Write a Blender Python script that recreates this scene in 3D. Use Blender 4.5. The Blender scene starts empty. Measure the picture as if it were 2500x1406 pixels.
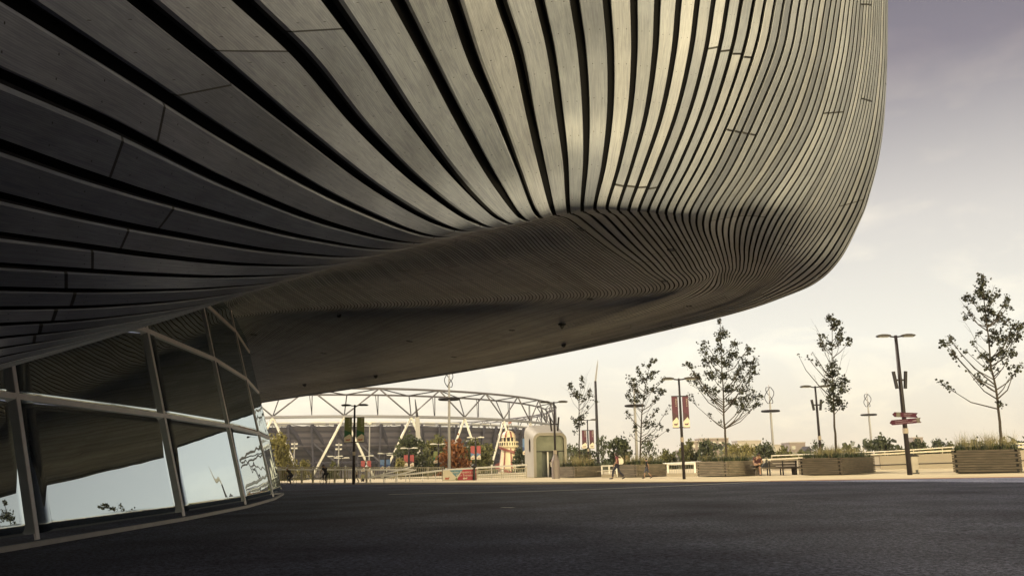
import bpy, bmesh, math, random
from mathutils import Vector, Matrix
import numpy as np
R = math.radians
sc = bpy.context.scene
col = sc.collection
# ------------------------------------------------------------------ camera, sky, sun, exposure
EYE = 1.15; F = 2150.0; TANP = 425 / F; ROLL = 0.018
p = math.atan(TANP)
fw = Vector((0, math.cos(p), math.sin(p))); u0 = Vector((0, -math.sin(p), math.cos(p))); r0 = Vector((1, 0, 0))
rt = r0 * math.cos(ROLL) - u0 * math.sin(ROLL); up = r0 * math.sin(ROLL) + u0 * math.cos(ROLL)
cam_d = bpy.data.cameras.new('camera'); cam = bpy.data.objects.new('camera', cam_d); col.objects.link(cam)
cam.matrix_world = Matrix(((rt.x, up.x, -fw.x, 0), (rt.y, up.y, -fw.y, 0), (rt.z, up.z, -fw.z, EYE), (0, 0, 0, 1)))
cam_d.sensor_width = 36; cam_d.lens = 36 * F / 2500; cam_d.clip_start = 0.05; cam_d.clip_end = 6000
sc.camera = cam
SUN_EL, SUN_AZ = R(41), math.atan2(-0.86, 0.51)          # azimuth measured from +Y towards +X
sdir = Vector((math.sin(SUN_AZ) * math.cos(SUN_EL), math.cos(SUN_AZ) * math.cos(SUN_EL), math.sin(SUN_EL)))
sun_d = bpy.data.lights.new('sun', 'SUN'); sun_d.energy = 5.0; sun_d.angle = R(0.6); sun_d.color = (1.0, 0.86, 0.66)
sun = bpy.data.objects.new('sun', sun_d); col.objects.link(sun); sun.rotation_euler = sdir.to_track_quat('Z', 'Y').to_euler()
world = bpy.data.worlds.new('World'); sc.world = world; world.use_nodes = True
def build_world():
    nt = world.node_tree; nt.nodes.clear(); N = nt.nodes.new; L = nt.links.new
    out = N('ShaderNodeOutputWorld'); bg = N('ShaderNodeBackground'); L(bg.outputs[0], out.inputs[0])
    sky = N('ShaderNodeTexSky'); sky.sky_type = 'NISHITA'; sky.sun_disc = False
    sky.sun_elevation = SUN_EL; sky.sun_rotation = SUN_AZ; sky.dust_density = 4.0; sky.air_density = 1.2
    tc = N('ShaderNodeTexCoord'); sep = N('ShaderNodeSeparateXYZ'); L(tc.outputs['Generated'], sep.inputs[0])
    # hazy overcast veil: warm bright near the horizon, mauve grey higher up
    ramp = N('ShaderNodeValToRGB'); L(sep.outputs[2], ramp.inputs[0]); e = ramp.color_ramp.elements
    e[0].position = 0.0; e[0].color = (7.5, 6.75, 5.1, 1)
    e[1].position = 0.56; e[1].color = (1.0, .88, 1.06, 1)
    for ps, c in ((0.12, (8.0, 7.75, 6.65, 1)), (0.24, (6.2, 5.85, 5.2, 1)), (0.40, (2.1, 1.82, 1.98, 1))):
        k = e.new(ps); k.color = c
    # thin clouds
    mp = N('ShaderNodeMapping'); mp.inputs['Scale'].default_value = (1.6, 1.6, 4.2); L(tc.outputs['Generated'], mp.inputs[0])
    ns = N('ShaderNodeTexNoise'); ns.inputs['Scale'].default_value = 4.2; ns.inputs['Detail'].default_value = 7; ns.inputs['Roughness'].default_value = 0.55; ns.inputs['Distortion'].default_value = 0.4
    L(mp.outputs[0], ns.inputs[0])
    cr = N('ShaderNodeValToRGB'); L(ns.outputs[0], cr.inputs[0]); cr.color_ramp.elements[0].position = 0.5; cr.color_ramp.elements[1].position = 0.74
    cr.color_ramp.elements[0].color = (0.93, 0.93, 0.96, 1); cr.color_ramp.elements[1].color = (1.18, 1.15, 1.10, 1)
    mul = N('ShaderNodeMix'); mul.data_type = 'RGBA'; mul.blend_type = 'MULTIPLY'; mul.inputs[0].default_value = 1.0
    L(ramp.outputs[0], mul.inputs[6]); L(cr.outputs[0], mul.inputs[7])
    mix = N('ShaderNodeMix'); mix.data_type = 'RGBA'; mix.inputs[0].default_value = 0.88
    L(sky.outputs[0], mix.inputs[6]); L(mul.outputs[2], mix.inputs[7])
    # added glow in the unseen right rear sky, brightens the roof fold
    dt = N('ShaderNodeVectorMath'); dt.operation = 'DOT_PRODUCT'; L(tc.outputs['Generated'], dt.inputs[0]); dt.inputs[1].default_value = Vector((.46, -.88, .10)).normalized()
    mr = N('ShaderNodeMapRange'); mr.interpolation_type = 'SMOOTHSTEP'; L(dt.outputs['Value'], mr.inputs[0])
    mr.inputs[1].default_value = .80; mr.inputs[2].default_value = 1.0; mr.inputs[3].default_value = 1.0; mr.inputs[4].default_value = 54.0
    d2 = N('ShaderNodeVectorMath'); d2.operation = 'DOT_PRODUCT'; L(tc.outputs['Generated'], d2.inputs[0]); d2.inputs[1].default_value = Vector((1, -.22, .25)).normalized()
    m2 = N('ShaderNodeMapRange'); m2.interpolation_type = 'SMOOTHSTEP'; L(d2.outputs['Value'], m2.inputs[0])
    m2.inputs[1].default_value = .36; m2.inputs[2].default_value = .82; m2.inputs[3].default_value = 1.0; m2.inputs[4].default_value = .07
    mm = N('ShaderNodeMath'); mm.operation = 'MULTIPLY'; L(mr.outputs[0], mm.inputs[0]); L(m2.outputs[0], mm.inputs[1])
    br = N('ShaderNodeVectorMath'); br.operation = 'SCALE'; L(mix.outputs[2], br.inputs[0]); L(mm.outputs[0], br.inputs['Scale'])
    tn = N('ShaderNodeMix'); tn.data_type = 'RGBA'; tn.blend_type = 'MULTIPLY'; tn.inputs[7].default_value = (1.0, .845, .50, 1); L(br.outputs[0], tn.inputs[6])
    mq = N('ShaderNodeMapRange'); L(dt.outputs['Value'], mq.inputs[0]); mq.inputs[1].default_value = .75; mq.inputs[2].default_value = .9; L(mq.outputs[0], tn.inputs[0])
    cl = N('ShaderNodeMix'); cl.data_type = 'RGBA'; cl.blend_type = 'MULTIPLY'; cl.inputs[7].default_value = (.72, .84, 1.12, 1); L(tn.outputs[2], cl.inputs[6])
    mc = N('ShaderNodeMapRange'); L(d2.outputs['Value'], mc.inputs[0]); mc.inputs[1].default_value = .5; mc.inputs[2].default_value = .85; L(mc.outputs[0], cl.inputs[0])
    L(cl.outputs[2], bg.inputs[0]); bg.inputs[1].default_value = 0.096
build_world()
sc.view_settings.view_transform = 'Standard'; sc.view_settings.look = 'None'
sc.view_settings.exposure = 0.52; sc.view_settings.gamma = 1
sc.cycles.max_bounces = 8; sc.cycles.transparent_max_bounces = 16; sc.cycles.use_denoising = True
sc.cycles.sample_clamp_indirect = 6

# ------------------------------------------------------------------ placing helpers
KX = 0.012                                               # gentle crossfall of the plaza
def ray(px, py):
    return (fw * F + rt * (px - 1250) + up * (703 - py)).normalized()
def atY(px, py, Y):                                      # point on the pixel's line of sight at forward distance Y
    d = ray(px, py); k = Y / d.y
    return Vector((d.x * k, Y, EYE + d.z * k))
def atZ(px, py, z):
    d = ray(px, py); k = (z - EYE) / d.z
    return Vector((d.x * k, d.y * k, z))
def gp(px, py):                                          # the plaza under a pixel
    d = ray(px, py); k = EYE / (KX * d.x - d.z)
    return Vector((d.x * k, d.y * k, KX * d.x * k))
def gz(x): return KX * max(-60, min(60, x))
# ------------------------------------------------------------------ materials
def mat(name, color=(0.5, 0.5, 0.5), rough=0.6, metal=0.0, noise=0.0, scale=5.0, bump=0.0, spec=0.5, color2=None, stretch=None):
    m = bpy.data.materials.new(name); m.use_nodes = True; nt = m.node_tree; N = nt.nodes.new; L = nt.links.new
    b = nt.nodes['Principled BSDF']; b.inputs['Base Color'].default_value = (*color, 1); b.inputs['Roughness'].default_value = rough
    b.inputs['Metallic'].default_value = metal; b.inputs['Specular IOR Level'].default_value = spec
    if noise or bump:
        tc = N('ShaderNodeTexCoord'); src = tc.outputs['Object']
        if stretch:
            mp = N('ShaderNodeMapping'); mp.inputs['Scale'].default_value = stretch; L(src, mp.inputs[0]); src = mp.outputs[0]
        n = N('ShaderNodeTexNoise'); n.inputs['Scale'].default_value = scale; n.inputs['Detail'].default_value = 6; L(src, n.inputs[0])
        if noise:
            mx = N('ShaderNodeMix'); mx.data_type = 'RGBA'; L(n.outputs[0], mx.inputs[0])
            c2 = color2 or tuple(min(1, c * (1 + noise)) for c in color); c1 = tuple(c * (1 - noise) for c in color)
            mx.inputs[6].default_value = (*c1, 1); mx.inputs[7].default_value = (*c2, 1); L(mx.outputs[2], b.inputs['Base Color'])
        if bump:
            bp = N('ShaderNodeBump'); bp.inputs['Strength'].default_value = bump; bp.inputs['Distance'].default_value = 0.02
            L(n.outputs[0], bp.inputs['Height']); L(bp.outputs[0], b.inputs['Normal'])
    return m
# ------------------------------------------------------------------ object helpers
def tag(o, label=None, cat=None, group=None, kind=None):
    if label: o['label'] = label
    if cat: o['category'] = cat
    if group: o['group'] = group
    if kind: o['kind'] = kind
    return o
def thing(name, label, cat, loc=(0, 0, 0), rotz=0, group=None):
    o = bpy.data.objects.new(name, None); col.objects.link(o); o.location = loc; o.rotation_euler = (0, 0, rotz)
    o.empty_display_size = 0.2
    return tag(o, label, cat, group)
def new_obj(name, me, m=None, parent=None, smooth=False):
    o = bpy.data.objects.new(name, me); col.objects.link(o)
    if m is not None and not me.materials:
        for k in (m if isinstance(m, (list, tuple)) else [m]): me.materials.append(k)
    if parent is not None: o.parent = parent
    if smooth: me.shade_smooth()
    return o
def copy_tree(o, parent=None):
    c = o.copy(); col.objects.link(c)
    if parent is not None: c.parent = parent
    for ch in [x for x in o.children]: copy_tree(ch, c)
    return c
class MB:
    """collects shapes and links them as one mesh object"""
    def __init__(s): s.v = []; s.f = []; s.mi = []
    def add(s, vs, fs, mi=0):
        b = len(s.v); s.v += [tuple(x) for x in vs]
        for f in fs: s.f.append(tuple(b + i for i in f)); s.mi.append(mi)
        return s
    def box(s, c, size, rot=0.0, mi=0, bev=0.0):
        cx, cy, cz = c; hx, hy, hz = (k / 2 for k in size); vs = []
        ca, sa = math.cos(rot), math.sin(rot)
        if bev:
            bm = bmesh.new(); bmesh.ops.create_cube(bm, size=1)
            for v in bm.verts: v.co = Vector((v.co.x * size[0], v.co.y * size[1], v.co.z * size[2]))
            bmesh.ops.bevel(bm, geom=bm.edges[:], offset=bev, segments=2, affect='EDGES')
            bm.verts.index_update()
            vs = [(cx + v.co.x * ca - v.co.y * sa, cy + v.co.x * sa + v.co.y * ca, cz + v.co.z) for v in bm.verts]
            fs = [[v.index for v in f.verts] for f in bm.faces]; bm.free()
            return s.add(vs, fs, mi)
        for sx, sy, sz in ((-1,-1,-1),(1,-1,-1),(1,1,-1),(-1,1,-1),(-1,-1,1),(1,-1,1),(1,1,1),(-1,1,1)):
            x, y = sx * hx, sy * hy
            vs.append((cx + x * ca - y * sa, cy + x * sa + y * ca, cz + sz * hz))
        return s.add(vs, [(0,3,2,1),(4,5,6,7),(0,1,5,4),(1,2,6,5),(2,3,7,6),(3,0,4,7)], mi)
    def tube(s, pts, rad, n=8, mi=0, caps=True):
        pts = [Vector(q) for q in pts]; rads = rad if isinstance(rad, (list, tuple)) else [rad] * len(pts)
        b = len(s.v); ref = None
        for i, q in enumerate(pts):
            t = (pts[min(i + 1, len(pts) - 1)] - pts[max(i - 1, 0)])
            if t.length < 1e-9: t = Vector((0, 0, 1))
            t.normalize()
            if ref is None: ref = Vector((1, 0, 0)) if abs(t.x) < 0.9 else Vector((0, 1, 0))
            a = (ref - t * ref.dot(t)); a.normalize(); c = t.cross(a); ref = a
            for k in range(n):
                w = 2 * math.pi * k / n; s.v.append(tuple(q + (a * math.cos(w) + c * math.sin(w)) * rads[i]))
        for i in range(len(pts) - 1):
            for k in range(n):
                s.f.append((b + i * n + k, b + i * n + (k + 1) % n, b + (i + 1) * n + (k + 1) % n, b + (i + 1) * n + k)); s.mi.append(mi)
        if caps:
            s.f.append(tuple(b + k for k in range(n))[::-1]); s.mi.append(mi)
            s.f.append(tuple(b + (len(pts) - 1) * n + k for k in range(n))); s.mi.append(mi)
        return s
    def bar(s, a, b, w, h=None, mi=0):                   # square bar between two points
        a = Vector(a); b = Vector(b); h = h or w; t = (b - a).normalized()
        ref = Vector((0, 0, 1)) if abs(t.z) < 0.95 else Vector((0, 1, 0))
        x = t.cross(ref).normalized() * (w / 2); y = x.cross(t).normalized() * (h / 2)
        vs = [q + sx * x + sy * y for q in (a, b) for sx, sy in ((-1,-1),(1,-1),(1,1),(-1,1))]
        return s.add(vs, [(0,3,2,1),(4,5,6,7),(0,1,5,4),(1,2,6,5),(2,3,7,6),(3,0,4,7)], mi)
    def lathe(s, prof, c=(0, 0, 0), n=24, mi=0, mis=None):
        b = len(s.v)
        for r, z in prof:
            for k in range(n):
                w = 2 * math.pi * k / n; s.v.append((c[0] + r * math.cos(w), c[1] + r * math.sin(w), c[2] + z))
        for i in range(len(prof) - 1):
            for k in range(n):
                s.f.append((b + i * n + k, b + i * n + (k + 1) % n, b + (i + 1) * n + (k + 1) % n, b + (i + 1) * n + k)); s.mi.append(mis(k) if mis else mi)
        s.f.append(tuple(b + k for k in range(n))[::-1]); s.mi.append(mi)
        s.f.append(tuple(b + (len(prof) - 1) * n + k for k in range(n))); s.mi.append(mi)
        return s
    def prism(s, poly, y0, y1, M=None, mi=0):            # polygon in local x,z pushed from y0 to y1
        n = len(poly); vs = [(x, y0, z) for x, z in poly] + [(x, y1, z) for x, z in poly]
        if M is not None: vs = [M @ Vector(v) for v in vs]
        return s.add(vs, [tuple(range(n)), tuple(range(2 * n - 1, n - 1, -1))] + [(i, i + n, (i + 1) % n + n, (i + 1) % n) for i in range(n)], mi)
    def build(s, name, m=None, parent=None, smooth=False):
        me = bpy.data.meshes.new(name); me.from_pydata(s.v, [], s.f)
        mm = m if isinstance(m, (list, tuple)) else [m]
        for k in mm: me.materials.append(k)
        if len(mm) > 1: me.polygons.foreach_set('material_index', s.mi)
        bm = bmesh.new(); bm.from_mesh(me); bmesh.ops.recalc_face_normals(bm, faces=bm.faces[:]); bm.to_mesh(me); bm.free()
        me.update()
        return new_obj(name, me, None, parent, smooth)
# ------------------------------------------------------------------ ground
random.seed(5)
def asphalt_mat():
    m = bpy.data.materials.new('asphalt'); m.use_nodes = True; nt = m.node_tree; N = nt.nodes.new; L = nt.links.new; b = nt.nodes['Principled BSDF']
    tc = N('ShaderNodeTexCoord')
    n1 = N('ShaderNodeTexNoise'); n1.inputs['Scale'].default_value = 17; n1.inputs['Detail'].default_value = 9; n1.inputs['Roughness'].default_value = .85; L(tc.outputs['Object'], n1.inputs[0])
    n2 = N('ShaderNodeTexNoise'); n2.inputs['Scale'].default_value = 0.35; n2.inputs['Detail'].default_value = 6; L(tc.outputs['Object'], n2.inputs[0])
    vo = N('ShaderNodeTexVoronoi'); vo.inputs['Scale'].default_value = 40; L(tc.outputs['Object'], vo.inputs[0])
    r1 = N('ShaderNodeValToRGB'); L(n1.outputs[0], r1.inputs[0]); r1.color_ramp.elements[0].position = .43; r1.color_ramp.elements[1].position = .60
    r1.color_ramp.elements[0].color = (.02, .024, .04, 1); r1.color_ramp.elements[1].color = (.205, .225, .32, 1)
    r2 = N('ShaderNodeValToRGB'); L(n2.outputs[0], r2.inputs[0]); r2.color_ramp.elements[0].position = .3; r2.color_ramp.elements[1].position = .72
    r2.color_ramp.elements[0].color = (.5, .5, .54, 1); r2.color_ramp.elements[1].color = (1.6, 1.55, 1.52, 1)
    mx = N('ShaderNodeMix'); mx.data_type = 'RGBA'; mx.blend_type = 'MULTIPLY'; mx.inputs[0].default_value = 1; L(r1.outputs[0], mx.inputs[6]); L(r2.outputs[0], mx.inputs[7])
    L(mx.outputs[2], b.inputs['Base Color']); b.inputs['Roughness'].default_value = .82; b.inputs['Specular IOR Level'].default_value = .3
    bp = N('ShaderNodeBump'); bp.inputs['Strength'].default_value = .7; bp.inputs['Distance'].default_value = .012; L(vo.outputs[0], bp.inputs['Height']); L(bp.outputs[0], b.inputs['Normal'])
    return m
def paving_mat():
    m = bpy.data.materials.new('resin_paving'); m.use_nodes = True; nt = m.node_tree; N = nt.nodes.new; L = nt.links.new; b = nt.nodes['Principled BSDF']
    tc = N('ShaderNodeTexCoord')
    n2 = N('ShaderNodeTexNoise'); n2.inputs['Scale'].default_value = .22; n2.inputs['Detail'].default_value = 8; n2.inputs['Roughness'].default_value = .65; L(tc.outputs['Object'], n2.inputs[0])
    n1 = N('ShaderNodeTexNoise'); n1.inputs['Scale'].default_value = 30; L(tc.outputs['Object'], n1.inputs[0])
    r2 = N('ShaderNodeValToRGB'); L(n2.outputs[0], r2.inputs[0]); r2.color_ramp.elements[0].position = .3; r2.color_ramp.elements[1].position = .7
    r2.color_ramp.elements[0].color = (.41, .345, .215, 1); r2.color_ramp.elements[1].color = (.51, .435, .285, 1)
    r1 = N('ShaderNodeValToRGB'); L(n1.outputs[0], r1.inputs[0]); r1.color_ramp.elements[0].color = (.82, .82, .82, 1); r1.color_ramp.elements[1].color = (1.12, 1.12, 1.12, 1)
    mx = N('ShaderNodeMix'); mx.data_type = 'RGBA'; mx.blend_type = 'MULTIPLY'; mx.inputs[0].default_value = 1; L(r2.outputs[0], mx.inputs[6]); L(r1.outputs[0], mx.inputs[7])
    L(mx.outputs[2], b.inputs['Base Color']); b.inputs['Roughness'].default_value = .75
    return m
M_asphalt = asphalt_mat(); M_paving = paving_mat()
M_grass = mat('park_grass', (.075, .085, .03), .9, noise=.5, scale=.4)
M_line = mat('road_paint', (.85, .83, .75), .6, noise=.25, scale=9)
def sheet(name, pts, m, dz=0.0, kind='structure'):
    o = MB().add([(x, y, gz(x) + dz) for x, y in pts], [tuple(range(len(pts)))]).build(name, m)
    return tag(o, kind=kind)
# far ground (park level, below the plaza), plaza paving, asphalt apron
far = MB()
xs = [-3000, -900, -300, -60, 0, 60, 300, 900, 3000]; ys = [-300, 60, 95, 300, 900, 3500]
for y in ys:
    for x in xs: far.v.append((x, y, gz(x) - 3.5 if y > 90 else gz(x) - 4.0))
for j in range(len(ys) - 1):
    for i in range(len(xs) - 1):
        a = j * len(xs) + i; far.f.append((a, a + 1, a + 1 + len(xs), a + len(xs))); far.mi.append(0)
tag(far.build('park_ground', M_grass), kind='structure')
edge_px = [(640, 1181), (900, 1183), (1300, 1183), (1700, 1178), (2100, 1171), (2500, 1165)]
edge = [gp(*e) for e in edge_px]
eL = edge[0] + (edge[0] - edge[1]).normalized() * 60; eR = edge[-1] + (edge[-1] - edge[-2]).normalized() * 60
eL.z = 0
edge_xy = [(eL.x, eL.y)] + [(e.x, e.y) for e in edge] + [(eR.x, eR.y)]
PLAZA_FAR = 92.0
def strip_grid(name, lo, hi, m, dz):
    """ground sheet between two polylines sampled at the same x"""
    b = MB(); n = len(lo)
    for (x, y) in lo: b.v.append((x, y, KX * x + dz))
    for (x, y) in hi: b.v.append((x, y, KX * x + dz))
    for i in range(n - 1): b.f.append((i, i + 1, n + i + 1, n + i)); b.mi.append(0)
    return tag(b.build(name, m), kind='structure')
strip_grid('plaza_paving', [(x, -60) for x, y in edge_xy], [(x, PLAZA_FAR if x < 12 else PLAZA_FAR - (x - 12) * .6) for x, y in edge_xy], M_paving, 0.0)
ax = [-70, -40, -23, -3, 0, 2.49, 2.5, 6] + [x for x, y in edge_xy[2:-1] if x > -20] + [24, 44]
ax = sorted(set(ax)); ay = np.interp(ax, [q[0] for q in edge_xy], [q[1] for q in edge_xy])
strip_grid('asphalt_road', [(x, -24) for x in ax], list(zip(ax, [float(v) for v in ay])), M_asphalt, 0.008)
# thin brown edging along the asphalt
M_edging = mat('brick_edging', (.20, .10, .045), .8, noise=.3, scale=14)
strip_grid('edging_strip', [(x, y - .25) for x, y in edge_xy], [(x, y + .9) for x, y in edge_xy], M_edging, 0.013)
# painted line following the edge, and a short dash
def ribbon(name, pix, w, m, dz):
    P = [gp(*q) for q in pix]; b = MB()
    for i, q in enumerate(P):
        t = (P[min(i + 1, len(P) - 1)] - P[max(i - 1, 0)]); t.z = 0; t.normalize(); nn = Vector((-t.y, t.x, 0)) * w / 2
        for k in (q - nn, q + nn): b.v.append((k.x, k.y, KX * k.x + dz))
    for i in range(len(P) - 1): b.f.append((2 * i, 2 * i + 1, 2 * i + 3, 2 * i + 2)); b.mi.append(0)
    return tag(b.build(name, m), kind='structure')
ribbon('road_line', [(950, 1207), (1060, 1205), (1180, 1203), (1300, 1200), (1420, 1196), (1540, 1191), (1660, 1186), (1780, 1180.5), (1875, 1175)], .32, M_line, .018)
ribbon('road_dash', [(1225, 1239.5), (1254, 1240)], .16, M_line, .018)
# ------------------------------------------------------------------ the swimming venue: timber clad roof
# control strips: gap number -> [(px, py, Y)] x 11 along the strip; Y is the distance ahead of the eye in metres
CTRL = {
 42: [(2165,0,18.5),(2163,180,19.2),(2155,320,19.9),(2143,400,20.4),(2125,470,21),(2113,510,21.5),(2098,545,21.9),(2055,628,22.9),(1995,688,24.6),(1910,727,26.6),(1780,769,29.5)],
 36: [(2148,0,17.6),(2141,150,18.1),(2122,290,18.7),(2095,390,19.2),(2055,490,19.9),(2033,530,20.25),(2010,568,20.75),(1970,622,21.6),(1930,662,22.9),(1880,702,24.9),(1770,751,28.5)],
 28: [(2102,0,16.8),(2088,140,17.1),(2055,290,17.5),(2010,405,17.75),(1957,497,18.0),(1934,532,18.35),(1915,565,18.95),(1890,615,20.2),(1872,652,22.0),(1845,690,24.7),(1755,741,28.2)],
 20: [(2017,0,15.8),(1990,150,15.9),(1940,300,16.1),(1878,410,16.25),(1816,500,16.4),(1803,528,16.9),(1795,556,17.6),(1793,600,19.3),(1797,635,21.2),(1792,668,23.3),(1735,722,27.0)],
 16: [(1954,0,15),(1930,130,15),(1870,280,15.1),(1805,413,15.3),(1744,510,15.5),(1735,535,15.9),(1733,560,16.7),(1745,600,18.9),(1757,635,21.2),(1762,668,23.6),(1722,722,26.9)],
 10: [(1811,0,13.6),(1790,110,13.7),(1745,260,14.0),(1690,390,14.2),(1629,508,14.6),(1628,530,15.1),(1638,550,15.9),(1668,600,18.3),(1698,652,21.2),(1709,692,24),(1672,735,32.4)],
 6: [(1658,0,13.25),(1645,130,13.46),(1615,280,13.8),(1568,420,14.1),(1537,505,14.33),(1539,519,14.9),(1552,533,15.7),(1600,590,17.9),(1650,655,21.2),(1670,703,24.6),(1632,742,33)],
 3: [(1482,0,12.8),(1491,130,13.3),(1490,270,13.7),(1475,400,13.96),(1453,500,14.3),(1458,517,14.9),(1480,530,16.5),None,None,(1640,708,28),(1600,746,33.6)],
 1: [(1318,0,12.2),(1347,130,12.95),(1366,270,13.56),(1380,390,13.88),(1387,505,14.4),(1396,522,15.7),(1415,532,16.7),None,None,(1618,711,30),None],
 0: [(1226,0,11.45),(1268,130,12.3),(1299,290,13.36),(1327,420,14.1),(1349,510,14.35),(1361,527,15.6),(1392,538,17.3),None,None,(1608,712,30.3),None],
 -1: [(1111,0,10.66),(1162,155,11.8),(1217,280,12.66),(1269,415,13.55),(1308,518,14.07),(1343,530,15.65),(1381,537.5,17.4),None,None,(1599,713.5,30.5),None],
 -3: [(811,0,8.33),(899,125,9.36),(1010,292,10.97),(1125,440,12.68),(1225,538,13.5),(1297,538,15.6),(1361,537,17.6),None,None,(1580.5,716,31),None],
 -5: [(346,0,5.83),(512,137,6.83),(740,322,8.76),(950,478,11.14),(1112,562,12.78),(1238,549,15.45),(1342,538,17.8),None,None,(1561.5,718,31.4),None],
 -7: [(0,190,5.2),(270,308,6.45),(560,452,8.45),(815,552,10.7),(1010,594,12.5),(1180,560,15.45),(1321,540,17.95),None,None,(1543,720,31.8),None],
 -2: [(973,0,9.9),(1062,170,11.2),(1135,312,12.45),(1210,444,13.6),(1270,528,13.9),(1325,533,15.7),(1371,537,17.5),None,None,(1590,715,30.8),None],
 -4: [(598,0,7.0),(742,137,8.15),(890,316,10.06),(1040,458,12.0),(1175,550,13.15),(1268,545,15.5),(1352,538,17.7),None,None,(1571,717,31.2),None],
 -6: [(35,0,4.87),(300,171,6.05),(600,363,8.15),(860,505,10.5),(1060,579,12.5),(1210,553,15.4),(1332,539,17.9),None,None,(1552,719,31.6),None],
 -8: [(0,361,5.9),(230,440,7.0),(506,521,8.7),(760,585,10.7),(960,610,12.5),(1150,566,15.5),(1310,541,18.0),None,None,(1534,721,32),None],
 -10: [(0,578,6.94),(200,603,7.85),(400,628,9.05),(620,648,10.7),(830,645,12.3),(1060,585,15.6),(1288,543,18.15),None,None,(1516,722,32.4),None],
 -12: [(0,707,7.75),(200,711,8.4),(380,710,9.27),(540,703,10.56),(715,682,12.3),(960,605,15.8),(1265,547,18.3),None,None,(1498,724,32.8),None],
 -14: [(0,793,8.1),(170,785,8.64),(330,769,9.57),(470,748,10.83),(630,710,12.3),(860,634,15.9),(1242,551,18.45),None,None,(1480,725,33.1),None],
 -17: [(0,872,8.3),(150,842,9.2),(300,806,10.2),(450,766,11.3),(590,722,12.6),(790,655,16),(1214,556,18.6),None,None,(1455,726,33.6),None],
 -30: [(0,845,10.4),(170,812,11.8),(350,770,13.2),(520,724,14.6),(680,675,16.2),(850,628,18.6),(1105,586,20.2),None,None,(1350,729,35.6),None],
 -50: [(0,845,11.4),(170,808,13),(340,768,14.8),(500,725,16.6),(640,683,18.6),(780,640,21.4),(965,616,21.9),None,None,(1180,737,37),None],
 -70: [(0,845,11.9),(150,811,13.4),(300,775,15),(440,740,17),(560,708,19.4),(680,674,22.6),(862,645,24.0),None,None,(1012,745,38.3),None],
 -90: [(0,845,12.2),(130,817,13.5),(260,786,15),(385,756,17.2),(490,728,20),(595,700,24),(735,672,26.6),None,None,(848,752,39.3),None],
 -110: [(0,845,12.5),(110,824,13.7),(220,800,15.4),(330,773,18),(420,748,21),(510,724,26),(610,711,30.2),None,None,(690,762,40.3),None],
}
SN = Vector((.78, .62)); SD = Vector((-.62, .78))
def strip_points(g):
    rows = CTRL[g]; P = [atY(*r) if r else None for r in rows]
    if P[7] is None:
        E = rows[6]; A = rows[9]; zE = P[6].z; zA = float(np.interp(g, [-110, -90, -70, -50, -30, -6, 3], [7.2, 6.95, 6.66, 6.42, 6.2, 6.05, 5.97])); P[9] = atZ(A[0], A[1], zA)
        for k, (fx, fy) in ((7, (.40, .37)), (8, (.80, .72))):
            P[k] = atZ(E[0] + fx * (A[0] - E[0]), E[1] + fy * (A[1] - E[1]), zE + fy * (zA - zE))
    if g <= 10:
        s10 = float(np.interp(g, [-150, -110, -90, -70, -50, -30, -6, 6, 10], [12.2, 14.6, 15.8, 16.9, 17.8, 18.7, 19.8, 20.3, 20.6])); tA = -.62 * P[9].x + .78 * P[9].y
        q = SN * s10 + SD * (tA + 3.5); P[10] = Vector((q.x, q.y, P[9].z - .03))
    t = (P[0] - P[1]); t.normalize()
    ext = P[0] + t * float(np.interp(g, [-6, -2, 3, 10], [4.5, 2.5, 2.3, 4.5])); ext2 = P[0] + t * float(np.interp(g, [-6, -2, 3, 10], [13, 6, 5.2, 10]))
    s = 26.6 - .066 * (42 - g); z12 = float(np.interp(g, [-150, -110, -90, -70, -50, -30, -6, 42], [7.1, 6.95, 6.8, 6.62, 6.44, 6.3, 6.18, 5.85]))
    def wl(tt, dz=0): q = SN * s + SD * tt; return Vector((q.x, q.y, z12 + dz))
    far_t = 34 + (42 - g) * .085
    return [ext2, ext] + P + [wl(far_t), wl(far_t + 24), wl(far_t + 60)]
GS = sorted(CTRL)                                            # -110 .. 42
CP = np.array([[list(v) for v in strip_points(g)] for g in GS])   # G x rows x 3
def pchip_like(x, Y, xq):
    """smooth non-uniform cubic (Catmull-Rom tangents) through Y(x), vector valued"""
    x = np.asarray(x, float); d = np.diff(Y, axis=0) / np.diff(x)[:, None]
    m = np.zeros_like(Y); h = np.diff(x)
    m[1:-1] = (d[:-1] * h[1:, None] + d[1:] * h[:-1, None]) / (h[1:] + h[:-1])[:, None]; m[0] = d[0]; m[-1] = d[-1]
    k = np.clip(np.searchsorted(x, xq, side='right') - 1, 0, len(x) - 2); t = ((xq - x[k]) / h[k])[:, None]; hh = h[k][:, None]
    return (2*t**3 - 3*t**2 + 1) * Y[k] + (t**3 - 2*t**2 + t) * hh * m[k] + (-2*t**3 + 3*t**2) * Y[k+1] + (t**3 - t**2) * hh * m[k+1]
NR = CP.shape[1]
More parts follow.
